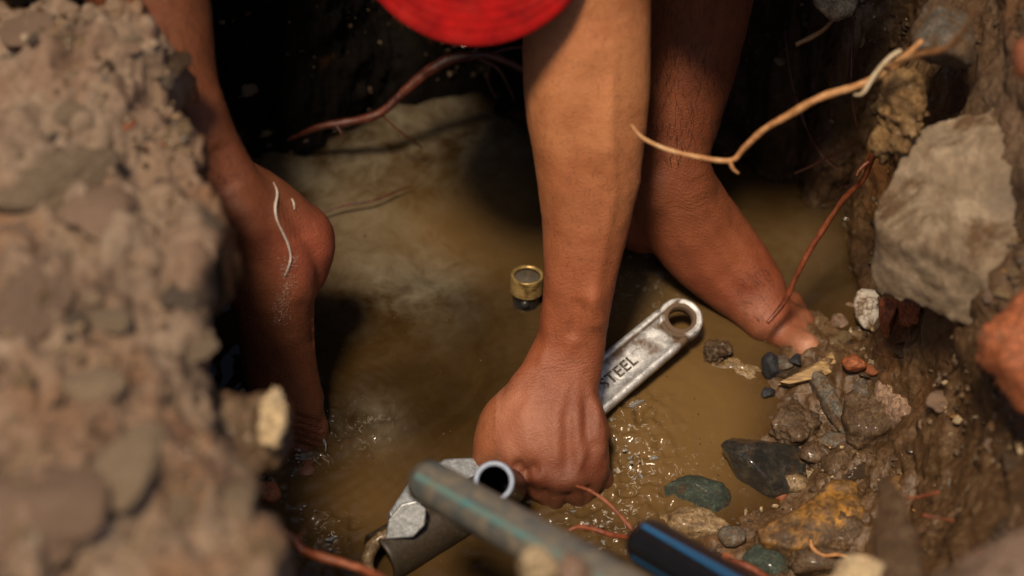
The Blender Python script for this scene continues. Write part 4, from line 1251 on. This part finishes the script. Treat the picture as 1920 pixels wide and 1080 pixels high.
rock('stone', 'long thin grey-green stone lying along the muddy shore', 'stone', 1562, 768, 36, 120, 'grey_stone', .006, 41, 8, .04, 4, thick=.007, ang=24)
rock('stone', 'grey oval cobble set in the flat angular rock', 'stone', 1612, 752, 34, 44, 'grey_stone', .013, 44, 16, .02, 3, thick=.006)
rock('stone', 'pale bluish pebble at the lower end of the thin grey-green stone', 'stone', 1597, 823, 30, 26, 'grey_stone', .006, 45, 12, .02, 3, thick=.006)
rock('stone', 'pink-brown streaked rock at the edge of the blurred slope', 'stone', 1690, 775, 62, 120, 'pink_stone', 0, 47, 9, .06, 4, thick=.014, ang=18)
rock('stone', 'clump of reddish grit poking out of the water right of the wrench', 'stone', 1341, 672, 50, 44, 'brown_stone', .006, 51, 18, .14, 5, thick=.010, group=None)
rock('stone', 'muddy grit bar trailing right from the reddish clump', 'stone', 1385, 705, 100, 36, 'tan_stone', .004, 52, 14, .12, 4, thick=.007, ang=-20)
rock('stone', 'larger black chip at the water edge left of the wood chip', 'stone', 1447, 695, 36, 34, 'black_chip', .006, 53, 13, .02, 4, thick=.008, soft=70)
rock('stone', 'small black chip right of the grey pebble', 'stone', 1490, 686, 22, 18, 'black_chip', .007, 54, 13, .02, 4, soft=70)
rock('stone', 'black cube-like chip sunk alone in shallow water', 'stone', 1439, 748, 22, 20, 'black_chip', .008, 55, 13, .01, 4, soft=70)
rock('stone', 'small grey pebble between the two black chips', 'stone', 1470, 690, 30, 26, 'grey_stone', .006, 56, 12, .02, 3)
rock('stone', 'pink pebble in front of the white cracked shard', 'stone', 1573, 612, 34, 30, 'pink_stone', .006, 57, 16, .02, 4)
rock('stone', 'flat pinkish stone left behind the pink pebble', 'stone', 1595, 585, 50, 20, 'pink_stone', .004, 58, 12, .03, 3, thick=.004)
rock('shard', 'white cracked plaster shard below the orange brick pieces', 'shard', 1632, 592, 50, 58, 'white_shard', .008, 59, 6, .02, 4, thick=.006, soft=30, rot=(.5, 0, .2))
rock('brick_fragment', 'small vivid orange chip right of the wood chip', 'brick', 1600, 692, 36, 30, 'brick', .008, 63, 6, .02, 3, soft=30, thick=.005, ang=25)
rock('brick_fragment', 'tiny orange chip in the little pool right of the toes', 'brick', 1550, 520, 24, 20, 'brick', .008, 64, 6, .02, 3, soft=30)
rock('brick_fragment', 'tiny red-orange chip under the shiny wet stone', 'brick', 1462, 932, 24, 20, 'brick', .004, 65, 6, .02, 3, soft=30)
rock('brick_fragment', 'blurred orange brick corner near the top right edge', 'brick', 1925, 105, 60, 64, 'brick', 0, 67, 7, .03, 3, dist=1.44, thick=.01, soft=30)
rock('brick_fragment', 'small orange piece beside the left bank at the water', 'brick', 508, 918, 36, 34, 'brick', 0, 68, 8, .03, 3, dist=1.70, thick=.006)
rock('spongy_clod', 'yellow-brown spongy clod in the angle above the dark red root', 'clod', 1695, 218, 100, 120, 'spongy', 0, 71, 16, .16, 5, dist=1.665, thick=.022, ang=20)
rock('stone', 'grey-green blurred stone near the top of the right bank', 'stone', 1772, 70, 96, 120, 'grey_stone', 0, 74, 9, .03, 4, dist=1.66, thick=.018)
rock('stone', 'pale chunk stuck in the wall at the top edge', 'stone', 1563, 6, 76, 44, 'cream_stone', 0, 75, 9, .06, 4, dist=1.85, thick=.010)
rock('stone', 'blurred cream stone at the bottom edge right of centre', 'stone', 1600, 1078, 96, 44, 'cream_stone', 0, 77, 10, .04, 4, dist=1.48, thick=.010)
rock('stone', 'blurred cream chip lying on the muddy pipe at the bottom edge', 'stone', 1008, 1062, 74, 50, 'cream_stone', 0, 81, 9, .08, 4, dist=1.385, thick=.010)
rock('stone', 'blurred pinkish chip on the muddy pipe right of the cream one', 'stone', 1072, 1074, 66, 42, 'pink_stone', 0, 82, 9, .06, 4, dist=1.38, thick=.009)
rock('stone', 'dark chunk with a cream corner jutting from the left bank over the foot', 'stone', 456, 808, 150, 112, 'brown_stone', 0, 83, 8, .09, 5, dist=1.47, thick=.02)
rock('stone', 'cream lump on the corner of the dark chunk of the left bank', 'stone', 512, 792, 40, 76, 'cream_stone', 0, 84, 10, .12, 5, dist=1.45, thick=.008, ang=6)
def slab(name, label, cat, outline, mat, thick, down=(0, -.25, -1), amp=.0025, bump_up=0.0, vox=.0028, seed=0, z=None):
    """flat broken piece: outline points (px, py, t) on its upper face, real thickness below"""
    P = np.array([at(*q) if z is None else atz(q[0], q[1], z) for q in outline])
    c = P.mean(0); dn = unit(down) * thick
    V = list(P) + [p + dn * 1.0 + (p - c) * -.06 for p in P] + [c + np.array([0, 0, bump_up])]
    k = len(P)
    b = MB(); b.add(V, [(i, (i + 1) % k, 2 * k) for i in range(k)] + [tuple(range(2 * k - 1, k - 1, -1))] + [((i + 1) % k, i, i + k, (i + 1) % k + k) for i in range(k)])
    o = link('raw', b.mesh('raw', False))
    import bmesh
    bm = bmesh.new(); bm.from_mesh(o.data); bmesh.ops.recalc_face_normals(bm, faces=bm.faces); bm.to_mesh(o.data); bm.free()
    md = o.modifiers.new('r', 'REMESH'); md.mode = 'VOXEL'; md.voxel_size = vox
    sm_ = o.modifiers.new('s', 'SMOOTH'); sm_.factor = .5; sm_.iterations = 2
    me = bpy.data.meshes.new_from_object(o.evaluated_get(bpy.context.evaluated_depsgraph_get()))
    bpy.data.objects.remove(o)
    n_ = len(me.vertices); c_ = np.empty(n_ * 3, dtype=np.float32); me.vertices.foreach_get('co', c_); c_ = c_.reshape(-1, 3).astype(float)
    nn = np.empty(n_ * 3, dtype=np.float32); me.vertices.foreach_get('normal', nn); nn = nn.reshape(-1, 3).astype(float)
    c_ = c_ + nn * (amp * 1.4 * fbm(c_ + seed, 32, 3, seed) + amp * .8 * fbm(c_ + seed, 130, 3, seed + 3, .6) - amp * 1.2 * np.clip(.4 - worley(c_, 95, seed), 0, 1))[:, None]
    me.vertices.foreach_set('co', (c_ - c).astype(np.float32).ravel()); me.name = name; me.shade_smooth()
    me.materials.append(M[mat])
    o = bpy.data.objects.new(name, me); COL.objects.link(o); o.location = c.tolist()
    return tag(o, label, cat)
slab('stone_slab', 'large pale brown slab jutting from the right bank', 'stone', [(1636,398,1.66),(1662,335,1.66),(1694,268,1.66),(1742,228,1.66),(1830,205,1.65),(1990,150,1.63),(2000,575,1.60),(1905,548,1.61),(1830,505,1.62),(1730,470,1.64),(1646,446,1.66)], 'slab_stone', .05, amp=.0013, bump_up=.012, seed=3)
slab('brick_fragment', 'large blurred orange brick slab at the right edge', 'brick', [(1830,618,1.56),(1925,535,1.56),(2000,500,1.55),(2000,790,1.50),(1905,712,1.53)], 'brick', .025, amp=.0015, seed=5)
slab('stone', 'broad flat ochre yellow stone at the lower right', 'stone', [(1416,988,0),(1468,955,0),(1528,925,0),(1556,893,0),(1608,898,0),(1622,955,0),(1600,988,0),(1545,1012,0),(1490,1028,0),(1432,1014,0)], 'ochre_stone', .022, amp=.0016, bump_up=.003, z=.030, seed=7)
slab('brick_fragment', 'upright dull orange brick piece above the bright corner', 'brick', [(1682,470,1.775),(1712,476,1.765),(1732,540,1.745),(1728,572,1.74),(1690,572,1.75)], 'brick', .02, amp=.001, vox=.002, seed=8)
slab('brick_fragment', 'bright orange brick corner right of the white cracked shard', 'brick', [(1648,556,1.78),(1690,552,1.775),(1682,580,1.77),(1668,606,1.765),(1656,600,1.77)], 'brick', .015, amp=.0006, vox=.0015, seed=9)
slab('stone', 'blurred dark brown stone standing upright at the lower right', 'stone', [(1650,895,1.56),(1672,890,1.55),(1700,925,1.53),(1722,1010,1.50),(1740,1100,1.46),(1650,1110,1.46),(1635,1000,1.51)], 'brown_stone', .03, amp=.001, bump_up=.004, seed=11)
slab('stone_slab', 'blurred brown slab in the bottom right corner', 'stone', [(1725,1085,1.37),(1790,1045,1.36),(1870,1010,1.35),(1980,975,1.34),(2000,1150,1.30),(1740,1150,1.32)], 'pink_stone', .03, amp=.002, bump_up=.004, seed=12)
slab('stone', 'flat angular brown rock pressed into the shore right of the wood chip', 'stone', [(1575,735,0),(1625,715,0),(1672,735,0),(1690,790,0),(1640,812,0),(1590,800,0)], 'brown_stone', .02, amp=.0022, bump_up=.003, z=.030, seed=14)
# splintered wood chip
b = MB()
pr = [(1462, 716), (1480, 720), (1545, 706), (1572, 690), (1561, 658), (1550, 668), (1520, 686)]
V = [atz(x, y, .016) for x, y in pr] + [atz(x, y + 4, .008) for x, y in pr]; k = len(pr)
V.append(np.mean(V[:k], axis=0) + [0, 0, .004]); c_ = 2 * k
b.add(V, [(i, (i + 1) % k, c_) for i in range(k)][::-1] + [tuple(range(k, 2 * k))] + [(i, i + k, (i + 1) % k + k, (i + 1) % k) for i in range(k)])
o = link('wood_chip', b.mesh('wood_chip', False), M['wood']); tag(o, 'splintered tan wood chip with an orange end on the muddy shore', 'wood chip')
bv = o.modifiers.new('b', 'BEVEL'); bv.width = .0008; bv.segments = 2

# stones pressed into the soil: parts of the pit
protos = {}
def pit_stone(px, py, w, h, mat, thick=.5, sink=.3, seed=None):
    key = (seed or random.randint(0, 9), mat)
    if key not in protos:
        V, F = rock_verts((1, 1, 1), 200 + key[0] * 3, 9, .05, 4, 26)
        b = MB(); b.add(V, F); me = b.mesh('stone'); me.materials.append(M[mat]); protos[key] = me
    p, t_ = on_ground(px, py)
    if -.06 < bank_d(p[None, :2])[0] < .014: return None
    o = bpy.data.objects.new('stone', protos[key]); COL.objects.link(o); o.parent = pit
    a = w / 2 * t_ / 4800; bb = h / 2 * t_ / 4800 / .8
    z = min(a, bb) * thick
    o.scale = (a, bb, z); o.location = (p[0], p[1], p[2] + z * (.5 - sink)); o.rotation_euler = (random.uniform(-.2, .2), random.uniform(-.2, .2), random.uniform(-.5, .5))
    return o
# big flat stones in the left bank
for a in ((30, 610, 150, 260, 'pink_stone'), (90, 330, 240, 130, 'slab_stone'), (190, 400, 120, 110, 'pink_stone'), (60, 450, 130, 110, 'pink_stone'), (240, 880, 110, 150, 'slab_stone'), (90, 960, 240, 200, 'pink_stone'),
          (180, 730, 120, 80, 'slab_stone'), (330, 950, 90, 160, 'slab_stone'), (330, 250, 70, 50, 'tan_stone'), (250, 92, 30, 22, 'pink_stone'), (130, 210, 60, 44, 'slab_stone'), (60, 60, 110, 80, 'pink_stone'), (210, 600, 80, 60, 'slab_stone'),
          (440, 950, 90, 80, 'slab_stone'), (370, 650, 70, 70, 'slab_stone'), (300, 470, 80, 60, 'slab_stone'), (380, 420, 60, 60, 'grey_stone'), (330, 120, 60, 56, 'brown_stone'), (370, 190, 50, 60, 'brown_stone'), (235, 232, 34, 28, 'brick'), (310, 262, 30, 26, 'brick'),
          (270, 275, 22, 18, 'brick'), (95, 265, 50, 34, 'brown_stone'), (340, 560, 70, 50, 'grey_stone'), (490, 1040, 80, 60, 'tan_stone')):
    pit_stone(*a[:4], a[4], .35, .38)
for k in range(70):
    x, y = random.uniform(0, 540), random.uniform(0, 1080)
    s = random.uniform(14, 44)
    pit_stone(x, y, s, s * random.uniform(.6, .9), random.choice(['slab_stone', 'grey_stone', 'tan_stone', 'brown_stone', 'pink_stone', 'slab_stone', 'tan_stone']), .6, .3)
cnt = 0
while cnt < 150:
    x, y = random.uniform(1330, 1910), random.uniform(20, 1075)
    p, t_ = on_ground(x, y)
    if p[2] < .002 or p[2] > .3: continue
    s = random.uniform(9, 34) if random.random() < .8 else random.uniform(30, 60)
    if y < 480: s *= .6
    pit_stone(x, y, s, s * random.uniform(.6, .95), random.choice(['brown_stone', 'brown_stone', 'tan_stone', 'grey_stone', 'brown_stone', 'brown_stone', 'tan_stone', 'ochre_stone', 'pink_stone', 'brick'] if y > 480 else ['brown_stone', 'tan_stone', 'brown_stone', 'dark_stone']), .6, .35)
    cnt += 1
# grit: nobody could count it
def grit(name, n, region, smin, smax, mats, seed):
    r = np.random.default_rng(seed)
    X_ = r.uniform(region[0], region[2], n * 3); Y_ = r.uniform(region[1], region[3], n * 3)
    XY_ = np.column_stack([X_, Y_]); H_ = ground_h(XY_)
    p3 = np.column_stack([XY_, H_]); dens = vnoise(p3, 30, 60) + .25
    bd_ = bank_d(XY_)
    ok = (H_ > -.003) & ((bd_ > .016) | (bd_ < -.07)) & (r.random(n * 3) < np.clip(dens, .05, 1))
    XY_, H_ = XY_[ok][:n], H_[ok][:n]
    V0, F0 = ico(1); F0 = np.array(F0); nv0 = len(V0)
    m = len(H_)
    s = smin + (smax - smin) * r.random(m) ** 3
    jit = 1 + .28 * r.normal(size=(m, nv0, 1))
    sc = s[:, None, None] * r.uniform(.6, 1.1, (m, 1, 3)) * np.array([1, 1, .75])
    V = V0[None] * np.clip(jit, .5, 1.5) * sc + np.column_stack([XY_, H_ + s * .25 + .0012])[:, None, :]
    F = (F0[None] + (np.arange(m) * nv0)[:, None, None]).reshape(-1, 3)
    me = bpy.data.meshes.new(name)
    me.from_pydata(V.reshape(-1, 3).tolist(), [], F.tolist())
    mi = np.repeat(r.integers(0, len(mats), m), len(F0)).astype(np.int32)
    for q in mats: me.materials.append(M[q])
    me.polygons.foreach_set('material_index', mi)
    o = bpy.data.objects.new(name, me); COL.objects.link(o)
    return o
o = grit('gravel', 9000, (.13, -.30, .50, .36), .0005, .0034, ['brown_stone', 'tan_stone', 'brown_stone', 'grey_stone', 'brown_stone', 'ochre_stone', 'cream_stone'], 3)
tag(o, 'fine wet gravel and grit covering the right shore and slope', 'gravel', None, 'stuff')
o = grit('soil_crumbs', 3500, (-.45, -.55, -.08, -.02), .0006, .0034, ['slab_stone', 'tan_stone', 'slab_stone', 'brown_stone', 'grey_stone'], 4)
tag(o, 'dry crumbs of earth and grit lying on the left bank', 'soil crumbs', None, 'stuff')
o = grit('wall_grit', 6000, (-.25, .10, .40, .45), .0005, .0030, ['brown_stone', 'tan_stone', 'brown_stone'], 5)
tag(o, 'grit on the shaded wall of the pit behind the feet', 'gravel', None, 'stuff')

# splashes thrown up round the toes and the hand
def splash_obj(label, arcs, drops, seed):
    b = MB(); r = np.random.default_rng(seed)
    for ch in arcs:
        P = [atz(x, y, z) for x, y, z, rr in ch]
        tube(b, P, [c[3] for c in ch], 8, 6, .3, seed)
    for (x, y, sx, n_) in drops:
        for k in range(n_):
            p = atz(x + r.normal() * sx, y + r.normal() * sx, abs(r.normal()) * .004)
            V, F = ico(2); b.add(V * r.uniform(.0004, .0013) * np.array([1.3, 1, .7]) + p, F)
    o = link('water_splash', b.mesh('water_splash'), M['splash']); tag(o, label, 'splash', None, 'stuff')
def squiggles(n_, cx, cy, sx, sy, seed, r0=.0003, r1=.0009):
    r = np.random.default_rng(seed); out = []
    for k in range(n_):
        x, y = cx + r.normal() * sx, cy + r.normal() * sy
        a = r.uniform(-.9, .9) + (math.pi if r.random() < .5 else 0); st = r.uniform(3, 9); ch = []; m = r.integers(3, 6); rr = r.uniform(r0, r1)
        for q in range(m):
            ch.append((x, y, .0006 + .0012 * math.sin(math.pi * q / (m - 1)), rr * (.3 + math.sin(math.pi * (q + .3) / m) * r.uniform(.5, 1.2))))
            a += r.normal() * .75; x += math.cos(a) * st; y += math.sin(a) * st * .7
        out.append(ch)
    return out
splash_obj('splash of clear water round the bent toes of the raised foot', [
    [(572, 832, .002, .0006), (585, 822, .006, .0011), (596, 806, .010, .0010), (604, 795, .012, .0004)],
    [(572, 832, .002, .0007), (590, 820, .004, .0009), (604, 822, .005, .0011), (611, 835, .004, .0009), (610, 848, .001, .0004)],
    [(524, 848, .003, .0004), (528, 835, .006, .0007), (530, 825, .006, .0004)]] + squiggles(3, 590, 830, 22, 20, 31, .0002, .0005), [(560, 845, 14, 14), (612, 790, 8, 6)], 3)
splash_obj('splashing water beside the right edge of the hand', [
    [(1168, 782, .0006, .0006), (1178, 768, .0012, .0018), (1192, 757, .0012, .0017), (1208, 751, .0006, .0006)],
    [(1145, 785, .0006, .0010), (1150, 800, .0012, .0014), (1146, 815, .0006, .0006)]] + squiggles(5, 1183, 860, 17, 34, 32), [(1175, 850, 20, 14)], 5)
splash_obj('broken ripples of bright water below the fist by the forked root',
    [[(1058, 966, .0006, .0006), (1068, 962, .0015, .0014), (1080, 958, .0006, .0006)]] + squiggles(4, 1128, 980, 17, 14, 33, .0004, .0013) + squiggles(2, 1150, 1020, 22, 8, 34), [(1125, 990, 18, 10)], 7)
splash_obj('small bright bubbles on the water at the bottom left', [[(612, 1020, .0005, .0010), (620, 1012, .002, .0018), (628, 1006, .0005, .0008)]] + squiggles(2, 580, 965, 16, 10, 35, .0002, .0006), [(620, 1010, 8, 6), (565, 958, 8, 4)], 9)

# fine rootlets hanging out of the right-hand wall, and specks floating on the water
b = MB(); r_ = np.random.default_rng(77)
for k in range(110):
    px, py = r_.uniform(1370, 1760), r_.uniform(10, 560)
    if k > 80: px, py = r_.uniform(1480, 1800), r_.uniform(640, 1060)
    p, t_ = on_ground(px, py)
    if p[2] < .006: continue
    q = p + np.array([0, 0, .001]); P = [q - TOW * .002]; d = unit(np.array([-.5, -.5, -.3]) + r_.normal(size=3) * .7)
    L_ = r_.uniform(.003, .009)
    for m in range(5):
        P.append(P[-1] + d * L_ + TOW * .0008); d = unit(d + r_.normal(size=3) * .45 + np.array([0, 0, -.12]))
    R0 = r_.uniform(.00012, .00042)
    tube(b, P, [R0, R0, R0 * .85, R0 * .7, R0 * .5, R0 * .2], 5, 3, .1, k)
o = link('rootlets', b.mesh('rootlets'), M['root_dark']); tag(o, 'fine dark red rootlets tangled over the right wall and slope', 'rootlets', None, 'stuff')
b = MB()
for k in range(260):
    px, py = r_.uniform(560, 1440), r_.uniform(240, 1060)
    p = atz(px, py, .0006)
    V, F = ico(1); a_ = r_.uniform(0, 3.14); sc = r_.uniform(.00018, .00055)
    el_ = r_.uniform(1, 5) if r_.random() < .25 else r_.uniform(.8, 1.6)
    V = (V * np.array([sc * el_, sc, sc * .5])) @ rotm(0, 0, a_).T
    b.add(V + p, F)
o = link('floating_debris', b.mesh('floating_debris'), M['brown_stone']); tag(o, 'tiny dark specks and fibres floating on the muddy water', 'debris', None, 'stuff')
